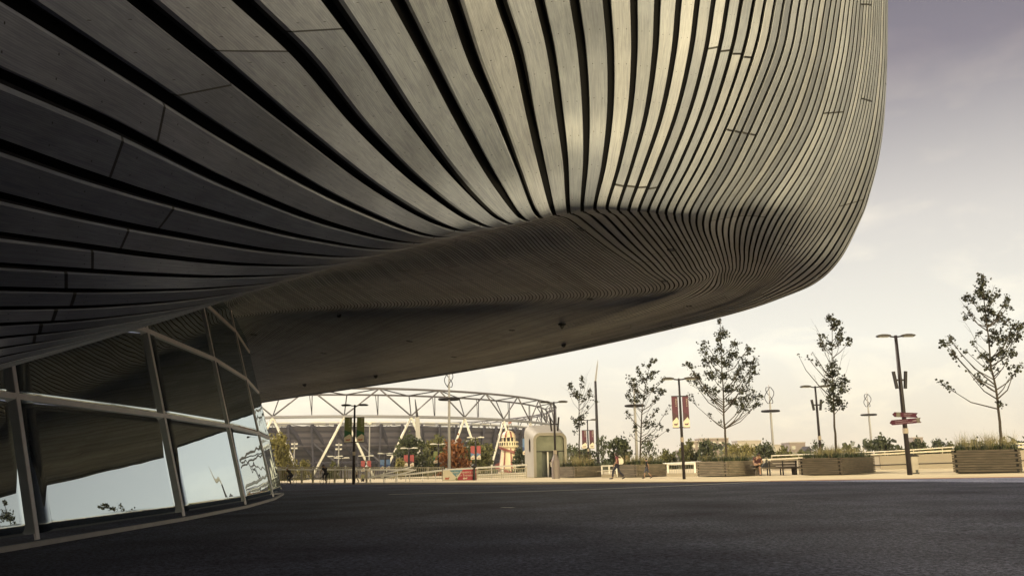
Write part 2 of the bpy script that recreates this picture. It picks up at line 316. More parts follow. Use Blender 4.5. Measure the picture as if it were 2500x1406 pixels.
# outer rolled over back of the nose: three more control strips behind the outline
def back_strip(dx, dy, dz):
    o = CP[-1].copy(); n = len(o)
    for i in range(n):
        w = min(1.0, max(0.0, (i - 8) / 4)); out = np.array([-.25 * (1 - w) + .78 * w, 1 * (1 - w) + .62 * w, 0]); out /= np.linalg.norm(out)
        o[i] += out * dx; o[i][2] += dy * w + dz * (1 - w)
    return o
def inner_strip(k):                                          # continues the soffit into the building behind the glass
    o = CP[0].copy(); w = np.clip((np.arange(len(o)) - 6) / 3, 0, 1)[:, None]
    o += (CP[0] - CP[1]) * w * k; o[:, 2] = CP[0][:, 2] + .05 * k; return o
CPX = np.concatenate([[inner_strip(2.0)], CP, [back_strip(.6, .35, .08), back_strip(2.0, 1.5, .3), back_strip(4.4, 4.2, .8)]])
GSX = [-150] + GS + [46, 52, 60]
VSUB = np.unique(np.concatenate([np.linspace(i, i + 1, (6 if i < 2 else 9 if i < 5 else 14 if i < 14 else 14) + 1) for i in range(NR - 1)]))
def surf_at(gq):
    """points along the strip line at gap number(s) gq -> len(gq) x len(VSUB) x 3"""
    gq = np.asarray(gq, float); rows = np.stack([pchip_like(GSX, CPX[:, i], gq) for i in range(NR)], 1)   # q x rows x 3
    out = np.empty((len(gq), len(VSUB), 3))
    for q in range(len(gq)):
        seg = np.linalg.norm(np.diff(rows[q], axis=0), axis=1); par = np.concatenate([[0], np.cumsum(np.sqrt(seg))])
        out[q] = pchip_like(par, rows[q], np.interp(VSUB, np.arange(NR), par))
    return out
G0, G1 = -150, 56
def gapf(i): return float(np.interp(i, [-8, 8], [.225, .33]))       # share of the pitch that is open gap
def cladding():
    ids = list(range(G0, G1)); a = np.array([i + gapf(i) / 2 for i in ids]); b = np.array([i + 1 - gapf(i) / 2 for i in ids])
    A = surf_at(a); B = surf_at(b); Mid = surf_at((a + b) / 2)
    return ids, A, B, Mid
ids, SA, SB, SM = cladding()
# inward normal (away from the eye side, up into the roof)
def normals(A, B):
    du = B - A; dv = np.gradient((A + B) / 2, axis=1); n = np.cross(du, dv); n /= np.maximum(np.linalg.norm(n, axis=2, keepdims=True), 1e-9)
    return n
NRM = normals(SA, SB)
# orient: at the near underside the outward normal must look down
if NRM[len(ids) // 2 + 60, 30, 2] > 0: NRM = -NRM
def wood_mat():
    m = bpy.data.materials.new('weathered_hardwood'); m.use_nodes = True; nt = m.node_tree; N = nt.nodes.new; L = nt.links.new; b = nt.nodes['Principled BSDF']
    uv = N('ShaderNodeUVMap'); uv.uv_map = 'strip'; sep = N('ShaderNodeSeparateXYZ'); L(uv.outputs[0], sep.inputs[0])   # x: board number + across, y: metres along
    fl = N('ShaderNodeMath'); fl.operation = 'FLOOR'; L(sep.outputs[0], fl.inputs[0])
    fr = N('ShaderNodeMath'); fr.operation = 'FRACT'; L(sep.outputs[0], fr.inputs[0])
    wn = N('ShaderNodeTexWhiteNoise'); wn.noise_dimensions = '1D'; L(fl.outputs[0], wn.inputs['W'])
    # boards come in groups of four whose butt joints line up
    g4 = N('ShaderNodeMath'); g4.operation = 'MULTIPLY'; g4.inputs[1].default_value = .25; L(fl.outputs[0], g4.inputs[0])
    g4f = N('ShaderNodeMath'); g4f.operation = 'FLOOR'; L(g4.outputs[0], g4f.inputs[0])
    wg = N('ShaderNodeTexWhiteNoise'); wg.noise_dimensions = '1D'; L(g4f.outputs[0], wg.inputs['W'])
    ln = N('ShaderNodeMath'); ln.operation = 'DIVIDE'; L(sep.outputs[1], ln.inputs[0]); ln.inputs[1].default_value = 6.0
    ad = N('ShaderNodeMath'); ad.operation = 'ADD'; L(ln.outputs[0], ad.inputs[0]); L(wg.outputs['Value'], ad.inputs[1])
    seg = N('ShaderNodeMath'); seg.operation = 'FLOOR'; L(ad.outputs[0], seg.inputs[0]); sfr = N('ShaderNodeMath'); sfr.operation = 'FRACT'; L(ad.outputs[0], sfr.inputs[0])
    cb = N('ShaderNodeCombineXYZ'); L(fl.outputs[0], cb.inputs[0]); L(seg.outputs[0], cb.inputs[1])
    w2 = N('ShaderNodeTexWhiteNoise'); w2.noise_dimensions = '2D'; L(cb.outputs[0], w2.inputs['Vector'])
    tone = N('ShaderNodeValToRGB'); L(w2.outputs['Value'], tone.inputs[0]); e = tone.color_ramp.elements
    e[0].position = 0; e[0].color = (.215, .24, .31, 1); e[1].position = 1; e[1].color = (.40, .43, .51, 1)
    for ps, c in ((.18, (.245, .275, .355, 1)), (.32, (.295, .33, .415, 1)), (.7, (.34, .375, .465, 1))):
        k = e.new(ps); k.color = c
    # grain: noise stretched along the board, shifted per board
    gx = N('ShaderNodeMath'); gx.operation = 'MULTIPLY_ADD'; L(w2.outputs['Value'], gx.inputs[0]); gx.inputs[1].default_value = 37; L(fr.outputs[0], gx.inputs[2])
    gv = N('ShaderNodeCombineXYZ'); L(gx.outputs[0], gv.inputs[0]); L(sep.outputs[1], gv.inputs[1])
    mp = N('ShaderNodeMapping'); mp.inputs['Scale'].default_value = (5, .9, 1); L(gv.outputs[0], mp.inputs[0])
    ns = N('ShaderNodeTexNoise'); ns.inputs['Scale'].default_value = 2.2; ns.inputs['Detail'].default_value = 7; ns.inputs['Roughness'].default_value = .62; ns.inputs['Distortion'].default_value = 1.1; L(mp.outputs[0], ns.inputs[0])
    wv = N('ShaderNodeTexWave'); wv.wave_type = 'BANDS'; wv.inputs['Scale'].default_value = 1.4; wv.inputs['Distortion'].default_value = 7; wv.inputs['Detail'].default_value = 3; wv.inputs['Detail Scale'].default_value = .7; L(mp.outputs[0], wv.inputs[0])
    gr = N('ShaderNodeValToRGB'); L(ns.outputs[0], gr.inputs[0]); gr.color_ramp.elements[0].position = .33; gr.color_ramp.elements[1].position = .62
    gr.color_ramp.elements[0].color = (.70, .69, .71, 1); gr.color_ramp.elements[1].color = (1.1, 1.08, 1.02, 1)
    m1 = N('ShaderNodeMix'); m1.data_type = 'RGBA'; m1.blend_type = 'MULTIPLY'; m1.inputs[0].default_value = 1; L(tone.outputs[0], m1.inputs[6]); L(gr.outputs[0], m1.inputs[7])
    bl = N('ShaderNodeTexNoise'); bl.inputs['Scale'].default_value = .55; bl.inputs['Detail'].default_value = 5; bl.inputs['Roughness'].default_value = .65; tco = N('ShaderNodeTexCoord'); L(tco.outputs['Object'], bl.inputs[0])
    br = N('ShaderNodeMapRange'); L(bl.outputs[0], br.inputs[0]); br.inputs[1].default_value = .3; br.inputs[2].default_value = .7; br.inputs[3].default_value = .70; br.inputs[4].default_value = 1.15
    mb_ = N('ShaderNodeMix'); mb_.data_type = 'RGBA'; mb_.blend_type = 'MULTIPLY'; mb_.inputs[0].default_value = 1; L(m1.outputs[2], mb_.inputs[6]); L(br.outputs[0], mb_.inputs[7]); m1 = mb_
    wr = N('ShaderNodeMapRange'); L(wv.outputs[0], wr.inputs[0]); wr.inputs[3].default_value = .86; wr.inputs[4].default_value = 1.06
    m2 = N('ShaderNodeMix'); m2.data_type = 'RGBA'; m2.blend_type = 'MULTIPLY'; m2.inputs[0].default_value = 1; L(m1.outputs[2], m2.inputs[6]); L(wr.outputs[0], m2.inputs[7])
    # butt joint line (2.5 cm) and screw heads
    j1 = N('ShaderNodeMath'); j1.operation = 'LESS_THAN'; L(sfr.outputs[0], j1.inputs[0]); j1.inputs[1].default_value = .006
    sy = N('ShaderNodeMath'); sy.operation = 'PINGPONG'; L(sep.outputs[1], sy.inputs[0]); sy.inputs[1].default_value = .275
    sxp = N('ShaderNodeMath'); sxp.operation = 'PINGPONG'; L(fr.outputs[0], sxp.inputs[0]); sxp.inputs[1].default_value = .5
    sx2 = N('ShaderNodeMath'); sx2.operation = 'SUBTRACT'; L(sxp.outputs[0], sx2.inputs[0]); sx2.inputs[1].default_value = .27
    sx3 = N('ShaderNodeMath'); sx3.operation = 'MULTIPLY'; L(sx2.outputs[0], sx3.inputs[0]); sx3.inputs[1].default_value = .28
    cv = N('ShaderNodeCombineXYZ'); L(sx3.outputs[0], cv.inputs[0]); L(sy.outputs[0], cv.inputs[1])
    ln2 = N('ShaderNodeVectorMath'); ln2.operation = 'LENGTH'; L(cv.outputs[0], ln2.inputs[0])
    j2 = N('ShaderNodeMath'); j2.operation = 'LESS_THAN'; L(ln2.outputs['Value'], j2.inputs[0]); j2.inputs[1].default_value = .007
    jm = N('ShaderNodeMath'); jm.operation = 'MAXIMUM'; L(j1.outputs[0], jm.inputs[0]); L(j2.outputs[0], jm.inputs[1])
    m3 = N('ShaderNodeMix'); m3.data_type = 'RGBA'; L(jm.outputs[0], m3.inputs[0]); L(m2.outputs[2], m3.inputs[6]); m3.inputs[7].default_value = (.012, .011, .01, 1)
    L(m3.outputs[2], b.inputs['Base Color']); b.inputs['IOR'].default_value = 1.55; b.inputs['Coat Weight'].default_value = .3; b.inputs['Coat Roughness'].default_value = .45; b.inputs['Coat IOR'].default_value = 1.6; b.inputs['Coat Tint'].default_value = (1.0, .95, .85, 1)
    rr = N('ShaderNodeMapRange'); L(ns.outputs[0], rr.inputs[0]); rr.inputs[3].default_value = .58; rr.inputs[4].default_value = .42; L(rr.outputs[0], b.inputs['Roughness'])
    bp = N('ShaderNodeBump'); bp.inputs['Strength'].default_value = .15; bp.inputs['Distance'].default_value = .01; L(ns.outputs[0], bp.inputs['Height']); L(bp.outputs[0], b.inputs['Normal'])
    return m
M_wood = wood_mat(); M_edge_shade = mat('shaded_board_edge', (.035, .035, .038), .8, spec=.2); M_dark = mat('roof_membrane', (.008, .008, .009), .9, spec=.1); M_roofmetal = mat('roof_sheet', (.42, .42, .43), .45, metal=.6, noise=.1, scale=2)  # board edges near black: shade inside the gaps put into the colour
venue = thing('swimming_venue', 'huge curved timber clad roof sweeping over the plaza with leaning glass wall below', 'building')
def build_cladding():
    nv = len(VSUB); V = []; Fc = []; UV = []; FM = []
    pitch = np.linalg.norm(SB - SA, axis=2)
    along = np.concatenate([np.zeros((len(ids), 1)), np.cumsum(np.linalg.norm(np.diff(SM, axis=1), axis=2), axis=1)], 1)
    crest = np.searchsorted(VSUB, 6.0); along -= along[:, crest:crest + 1]
    # keep joints running diagonally over neighbouring boards
    for q, g in enumerate(ids):
        th = np.clip(.13 * pitch[q], .008, .11)[:, None]; bev = np.clip((.05 if g < 0 else .025) * pitch[q], .002, .04)[:, None]
        n = NRM[q]; du = (SB[q] - SA[q]); du /= np.maximum(np.linalg.norm(du, axis=1, keepdims=True), 1e-9)
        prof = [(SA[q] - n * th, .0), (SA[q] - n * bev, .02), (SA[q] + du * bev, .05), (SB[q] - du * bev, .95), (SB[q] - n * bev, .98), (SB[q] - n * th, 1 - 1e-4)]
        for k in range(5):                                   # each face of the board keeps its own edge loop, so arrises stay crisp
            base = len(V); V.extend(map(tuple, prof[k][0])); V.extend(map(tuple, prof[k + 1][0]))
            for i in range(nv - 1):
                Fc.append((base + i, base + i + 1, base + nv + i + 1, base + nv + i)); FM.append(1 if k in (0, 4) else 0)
                for kk, ii in ((k, i), (k, i + 1), (k + 1, i + 1), (k + 1, i)):
                    UV.append((g + 500 + prof[kk][1], along[q, ii] + 400))
    me = bpy.data.meshes.new('timber_cladding'); me.from_pydata(V, [], Fc); me.materials.append(M_wood); me.materials.append(M_edge_shade)
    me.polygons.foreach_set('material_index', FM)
    ul = me.uv_layers.new(name='strip'); ul.data.foreach_set('uv', np.array(UV, dtype=np.float32).ravel())
    me.shade_smooth(); me.update()
    # crisp arrises: faces of the sides stay flat-ish by the bevel loops
    return new_obj('timber_cladding', me, None, venue)
build_cladding()
def build_backing():
    gq = np.arange(G0, G1 + 1, 1.0); S = surf_at(gq); nq, nv = S.shape[:2]
    du = np.gradient(S, axis=0); dv = np.gradient(S, axis=1); n = np.cross(du, dv); n /= np.maximum(np.linalg.norm(n, axis=2, keepdims=True), 1e-9)
    if n[nq // 2 + 60, 30, 2] > 0: n = -n
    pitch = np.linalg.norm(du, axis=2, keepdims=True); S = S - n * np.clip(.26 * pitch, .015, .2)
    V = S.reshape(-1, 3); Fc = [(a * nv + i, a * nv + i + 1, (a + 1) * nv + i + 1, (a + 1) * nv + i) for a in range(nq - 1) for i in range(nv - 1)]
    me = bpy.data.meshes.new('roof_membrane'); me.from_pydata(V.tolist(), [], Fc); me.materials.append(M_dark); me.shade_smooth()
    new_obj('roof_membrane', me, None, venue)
    # weather skin of the roof: a bowed sheet from the near ends of the strips to their far ends
    b = MB(); nt_ = 14
    E0 = S[:, 0]; E1 = S[:, -1]
    for a in range(0, nq, 3):
        for k in range(nt_ + 1):
            t = k / nt_; q = E0[a] * (1 - t) + E1[a] * t; q[2] += 2.2 * math.sin(math.pi * t) ** .7
            b.v.append(tuple(q))
    na = len(range(0, nq, 3))
    for a in range(na - 1):
        for k in range(nt_): b.f.append((a * (nt_ + 1) + k, a * (nt_ + 1) + k + 1, (a + 1) * (nt_ + 1) + k + 1, (a + 1) * (nt_ + 1) + k)); b.mi.append(0)
    b.build('roof_skin', M_roofmetal, venue, smooth=True)
build_backing()

# added unseen wall behind the viewer, keeps light off the left boards
M_conc = mat('dark_concrete', (.16, .16, .165), .8, noise=.2, scale=1.5, bump=.1)
MB().box((-4.0, -4.2, 3.2), (18, 1.2, 7.6)).box((4.6, -.55, 3.2), (.8, 6.1, 7.58)).build('added_shade_wall', M_conc, venue)
# ------------------------------------------------------------------ leaning glass wall under the roof
def glass_mat():
    m = bpy.data.materials.new('dark_glass'); m.use_nodes = True; nt = m.node_tree; N = nt.nodes.new; L = nt.links.new; nt.nodes.clear()
    out = N('ShaderNodeOutputMaterial'); mx = N('ShaderNodeMixShader'); gl = N('ShaderNodeBsdfGlossy'); df = N('ShaderNodeBsdfDiffuse')
    gl.inputs['Roughness'].default_value = 0.0; gl.inputs['Color'].default_value = (.84, .95, 1.0, 1); df.inputs['Color'].default_value = (.006, .007, .008, 1)
    lw = N('ShaderNodeLayerWeight'); lw.inputs['Blend'].default_value = .5; fr = N('ShaderNodeMapRange'); L(lw.outputs['Facing'], fr.inputs[0]); fr.inputs[1].default_value = .0; fr.inputs[2].default_value = .75; fr.inputs[3].default_value = .0; fr.inputs[4].default_value = .70
    tc = N('ShaderNodeTexCoord'); ns = N('ShaderNodeTexNoise'); ns.inputs['Scale'].default_value = .55; ns.inputs['Detail'].default_value = 1; L(tc.outputs['Object'], ns.inputs[0])
    bp = N('ShaderNodeBump'); bp.inputs['Strength'].default_value = .12; bp.inputs['Distance'].default_value = .05; L(ns.outputs[0], bp.inputs['Height'])
    L(bp.outputs[0], gl.inputs['Normal'])
    L(fr.outputs[0], mx.inputs[0]); L(df.outputs[0], mx.inputs[1]); L(gl.outputs[0], mx.inputs[2]); L(mx.outputs[0], out.inputs[0])
    return m
M_glass = glass_mat()
M_mull = mat('mullion_aluminium', (.74, .68, .68), .5, metal=.0, noise=.12, scale=6)
M_sill = mat('concrete_sill', (.50, .47, .46), .7, noise=.15, scale=5)
def glass_wall():
    fac = MB()
    mull = [((90, 1335), (25, 876)), ((449, 1272), (354, 790)), ((600, 1241), (495, 750)), ((668, 1221), (557, 738)), ((689, 1208), (577, 730))]
    B = []; T = []
    for k, (b, t) in enumerate(mull):
        P = gp(*b); B.append(P); Q = atY(t[0], t[1], P.y); T.append(Q)
    # extend towards (and past) the eye on the left, same spacing
    d = (B[0] - B[1]); lean = (T[0] - B[0]); lean = lean / lean.z
    L0 = []
    for k in range(1, 4): L0.append(B[0] + d * .82 * k)
    Bs = L0[::-1] + B
    leans = [lean] * len(L0) + [(T[k] - B[k]) / (T[k].z - B[k].z) for k in range(len(B))]
    tops = [2.45] * len(L0) + [T[k].z for k in range(len(B))]
    # return walls going back into the building behind the far corner
    c = Bs[-1]; ret = [c + Vector((-2.2, 1.0, 0)), c + Vector((-14, 3.0, 0))]
    Bs += ret; leans += [leans[-1]] * 2; tops += [8.0, 8.0]
    H = [t + (.9 if i < len(L0) + 5 else 0) for i, t in enumerate(tops)]
    H[-3] = tops[-3] + .25
    def at(i, z): return Bs[i] + leans[i] * (z - Bs[i].z)
    n = len(Bs)
    nrm = []
    for i in range(n - 1):
        a = (Bs[i + 1] - Bs[i]).cross(leans[i]); a.normalize()
        if a.x < 0 and i < n - 3: a = -a
        nrm.append(a)
    facade = thing_part('glass_facade', venue)
    rails = [2.4, 4.5, 6.4]
    # panes: one object for every sheet of glass between mullions and rails
    for i in range(n - 1):
        levels = [0.12] + [z for z in rails] + [99]
        for k in range(len(levels) - 1):
            z0 = levels[k]; za, zb = min(levels[k + 1], H[i]), min(levels[k + 1], H[i + 1])
            if za <= z0 + .02 and zb <= z0 + .02: continue
            za = max(za, z0 + .01); zb = max(zb, z0 + .01)
            q = [at(i, z0), at(i + 1, z0), at(i + 1, zb), at(i, za)]
            g_ = 12; pane = MB(); bl_ = lambda u, v: (q[0] * (1 - u) + q[1] * u) * (1 - v) + (q[3] * (1 - u) + q[2] * u) * v
            for j in range(g_ + 1):
                for k2 in range(g_ + 1): pane.v.append(tuple(bl_(k2 / g_, j / g_)))
            for j in range(g_):
                for k2 in range(g_): a_ = j * (g_ + 1) + k2; pane.f.append((a_, a_ + 1, a_ + g_ + 2, a_ + g_ + 1)); pane.mi.append(0)
            po = pane.build('pane', M_glass, facade, smooth=True); sm_ = po.modifiers.new('thickness', 'SOLIDIFY'); sm_.thickness = .03; sm_.offset = -1
    for i in range(n):
        nn = nrm[min(i, n - 2)]; o = nn * .025
        w = .115 if i < n - 3 else .12
        if i == n - 3: continue
        fac_m = MB(); fac_m.bar(at(i, .02) + o, at(i, H[i]) + o, .035, w); fac_m.build('mullion', M_mull, facade)
    for z in rails:
        rb = MB()
        for i in range(n - 1):
            if min(H[i], H[i + 1]) < z - 1.2 and max(H[i], H[i + 1]) < z: continue
            o = nrm[i] * .022
            a, b_ = at(i, z) + o, at(i + 1, z) + o
            if H[i] < z: a = at(i, z) + o
            rb.bar(a, b_, .035, .125 if z < 4 else .15)
        rb.build('rail', M_mull, facade)
    sb = MB()
    for i in range(n - 1):
        o = nrm[i].copy(); o.z = 0; o = o * .03
        sb.bar(Bs[i] + o + Vector((0, 0, .06)), Bs[i + 1] + o + Vector((0, 0, .06)), .10, .08)
    sb.build('sill', M_sill, facade)
    return Bs, leans
def thing_part(name, parent):
    o = bpy.data.objects.new(name, None); col.objects.link(o); o.parent = parent; o.empty_display_size = .2
    return o
WB, WL = glass_wall()
# ------------------------------------------------------------------ shared materials for the plaza and park
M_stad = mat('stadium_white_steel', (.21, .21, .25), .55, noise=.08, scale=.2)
M_white = mat('white_steel', (.66, .64, .62), .5, noise=.08, scale=.4)
M_greysteel = mat('grey_steel', (.30, .29, .30), .5, noise=.1, scale=.5)
M_dksteel = mat('dark_steel', (.024, .022, .027), .6, spec=.15, noise=.15, scale=3)
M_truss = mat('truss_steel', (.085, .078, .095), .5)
M_navy = mat('stadium_steel', (.035, .034, .058), .7, noise=.2, scale=.1)
M_black = mat('black_plastic', (.012, .012, .014), .5)
M_polecol = mat('lamp_pole_paint', (.024, .020, .024), .5, spec=.2, metal=.0, noise=.15, scale=4)
M_lampglass = mat('lamp_glass', (.10, .10, .095), .25)
M_bark = mat('bark', (.045, .036, .028), .9, noise=.4, scale=20)
def leaf_mat(name, c, c2, scale=3.0, trans=.4):
    m = bpy.data.materials.new(name); m.use_nodes = True; nt = m.node_tree; N = nt.nodes.new; L = nt.links.new; b = nt.nodes['Principled BSDF']
    oi = N('ShaderNodeTexCoord'); n = N('ShaderNodeTexNoise'); n.inputs['Scale'].default_value = scale; n.inputs['Detail'].default_value = 3; L(oi.outputs['Object'], n.inputs[0])
    r = N('ShaderNodeValToRGB'); L(n.outputs[0], r.inputs[0]); r.color_ramp.elements[0].position = .35; r.color_ramp.elements[1].position = .65
    r.color_ramp.elements[0].color = (*c, 1); r.color_ramp.elements[1].color = (*c2, 1); L(r.outputs[0], b.inputs['Base Color'])
    b.inputs['Roughness'].default_value = .55
    tr = N('ShaderNodeBsdfTranslucent'); L(r.outputs[0], tr.inputs[0]); mx = N('ShaderNodeMixShader'); mx.inputs[0].default_value = trans
    out = nt.nodes['Material Output']; L(b.outputs[0], mx.inputs[1]); L(tr.outputs[0], mx.inputs[2]); L(mx.outputs[0], out.inputs[0])
    return m
M_leaf = leaf_mat('plane_leaves', (.014, .017, .009), (.032, .036, .016), 2.5, .12)
M_leafA = leaf_mat('park_leaves', (.07, .08, .03), (.16, .155, .055), .5)
M_leafB = leaf_mat('dark_park_leaves', (.038, .052, .028), (.09, .10, .045), .5)
M_leafC = leaf_mat('autumn_leaves', (.16, .055, .02), (.27, .11, .035), .5)
M_leafD = leaf_mat('olive_leaves', (.16, .145, .05), (.30, .265, .10), .5)
M_hedge = leaf_mat('planter_greenery', (.014, .022, .009), (.04, .055, .02), 4, .1)
M_grassy = leaf_mat('pale_grasses', (.16, .14, .06), (.30, .26, .13), 3, .3)
def text_mesh(txt, size, name='lettering'):
    cu = bpy.data.curves.new(name, 'FONT'); cu.body = txt; cu.size = size; cu.align_x = 'CENTER'; cu.align_y = 'CENTER'; cu.extrude = .004; cu.resolution_u = 2
    o = bpy.data.objects.new(name, cu); col.objects.link(o); dg = bpy.context.evaluated_depsgraph_get(); dg.update()
    me = bpy.data.meshes.new_from_object(o.evaluated_get(dg)); col.objects.unlink(o); bpy.data.objects.remove(o); bpy.data.curves.remove(cu); me.name = name
    return me
def lettering(txt, size, m, parent, loc, name='lettering', rot=(R(90), 0, 0)):
    me = text_mesh(txt, size, name); me.materials.clear(); me.materials.append(m)
    o = new_obj(name, me, None, parent); o.location = loc; o.rotation_euler = rot; return o
def build_many(mb, name, m, parent):                       # helper for parts built from one MB each
    return mb.build(name, m, parent)
# ------------------------------------------------------------------ stadium
def bowl_mat():
    m = bpy.data.materials.new('stadium_cladding'); m.use_nodes = True; nt = m.node_tree; N = nt.nodes.new; L = nt.links.new; b = nt.nodes['Principled BSDF']
    tc = N('ShaderNodeTexCoord'); wv = N('ShaderNodeTexWave'); wv.bands_direction = 'Z'; wv.inputs['Scale'].default_value = .16; wv.inputs['Distortion'].default_value = .3; L(tc.outputs['Object'], wv.inputs[0])
    r = N('ShaderNodeValToRGB'); L(wv.outputs[0], r.inputs[0]); r.color_ramp.elements[0].position = .25; r.color_ramp.elements[0].color = (.04, .037, .06, 1); r.color_ramp.elements[1].position = .45; r.color_ramp.elements[1].color = (.085, .078, .105, 1)
    L(r.outputs[0], b.inputs['Base Color']); b.inputs['Roughness'].default_value = .7
    return m
def stadium():
    C = Vector((-74, 430, 0)); A, B = 94.0, 140.0; Z0 = -3.5; ZL, ZT = 16.9, 26.2; N = 32
    root = thing('stadium', 'large oval stadium with white triangulated roof truss beyond the railings', 'stadium', (C.x, C.y, Z0))
    def E(th, k=1.0, z=0): return Vector((A * k * math.cos(th), B * k * math.sin(th), z - Z0))
    # node phase: a lower node seen at pixel 1000
    best = min((abs((C.x + A * math.cos(t)) / (C.y + B * math.sin(t)) - (1000 - 1250) / 2150), t) for t in [(-math.pi / 2 + i * .001) for i in range(0, 1200)])[1]
    # even spacing by arc length
    ts = np.linspace(0, 2 * math.pi, 4000); pts = np.stack([A * np.cos(ts), B * np.sin(ts)], 1); acc = np.concatenate([[0], np.cumsum(np.linalg.norm(np.diff(pts, axis=0), axis=1))])
    s0 = np.interp(best % (2 * math.pi), ts, acc); per = acc[-1]
    def th(k): return float(np.interp((s0 + k * per / N) % per, acc, ts))
    ring = [E(th(i / 4)) for i in range(N * 4)]
    def closed(rad, k, z, name, n=6):
        P = [E(th(i / 4), k, z) for i in range(N * 4 + 1)]
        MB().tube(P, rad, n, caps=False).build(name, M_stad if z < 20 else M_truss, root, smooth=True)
    closed(.55, 1.0, ZL, 'lower_ring'); closed(.42, 1.0, ZT, 'top_chord'); closed(.34, .955, ZT - 1.7, 'top_chord')
    closed(.3, .985, ZL - 2.1, 'lower_ring')
    for k in range(N):
        a = th(k); b = th(k + .5); c = th(k + 1)
        for q in (a, c):                                        # raking columns, W pattern
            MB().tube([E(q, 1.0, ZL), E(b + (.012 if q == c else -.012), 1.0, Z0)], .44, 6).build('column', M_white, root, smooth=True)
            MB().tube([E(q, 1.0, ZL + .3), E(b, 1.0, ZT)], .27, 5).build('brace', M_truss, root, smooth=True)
    br = MB()
    for k in range(N):
        a = th(k); b = th(k + .5); c = th(k + 1)
        br.tube([E(a, 1.0, ZL + .3), E(a + .004, .955, ZT - 1.7)], .2, 4); br.tube([E(b, 1.0, ZT), E(a, .955, ZT - 1.7)], .2, 4); br.tube([E(b, 1.0, ZT), E(c, .955, ZT - 1.7)], .2, 4)
        br.tube([E(b, .955, ZT - 1.7), E(b, .955, ZL + 1)], .16, 4); br.tube([E(b - .01, .955, ZT - 1.7), E(b, .95, ZL + .5)], .12, 4)
    br.build('hanger_rods', M_dksteel, root)
    # seating bowl seen from outside: raked underside, parapet strip, base wall
    bw = MB(); prof = [(.97, ZL - 3.0), (.955, ZL - 4.6), (.93, 7.5), (.86, 3.4), (.82, .6), (.82, Z0)]
    n = N * 4
    for kk, z in prof:
        for i in range(n): bw.v.append(tuple(E(th(i / 4), kk, z)))
    for j in range(len(prof) - 1):
        for i in range(n): bw.f.append((j * n + i, j * n + (i + 1) % n, (j + 1) * n + (i + 1) % n, (j + 1) * n + i)); bw.mi.append(0)
    bw.build('seating_bowl', bowl_mat(), root)
    fp = []
    for k in range(N * 3):                                      # raker frames on the outside of the bowl
        q = th(k / 3 + .2); q2 = th(k / 3 + .55)
        f = MB(); f.bar(E(q, .985, ZL - 2.6), E(q2, .86, 1.0), .8, 1.3); f.bar(E(q, .985, ZL - 2.6), E(q, .93, Z0), .55, .6)
        if k % 2: f.bar(E(q, .95, 8.5), E(q2, .96, 2), .4, .5)
        f.build('raker', M_navy, root)
    for i in range(N * 4):                                      # bright rail of panels under the lower ring
        if i % 9 == 4: continue
        p0, p1 = E(th(i / 4 + .02), .972, 0), E(th(i / 4 + .22), .972, 0)
        fp.append(((p0.x, p0.y, ZL - 2.6 - Z0), (p1.x, p1.y, ZL - 2.6 - Z0), (p1.x, p1.y, ZL - 1.5 - Z0), (p0.x, p0.y, ZL - 1.5 - Z0)))
    fp.sort(key=lambda q: q[0][1])
    for q in fp[:90]: MB().add(q, [(0, 1, 2, 3)]).build('parapet_panel', M_white, root)
    f = MB()
    P = [E(th(i / 4), .90, 0) for i in range(N * 4)]
    for z in (6.2, 2.0):
        f.tube([(q.x, q.y, z - Z0) for q in P + [P[0]]], .5, 4, caps=False)
    f.build('gallery_edge', M_navy, root)
stadium()
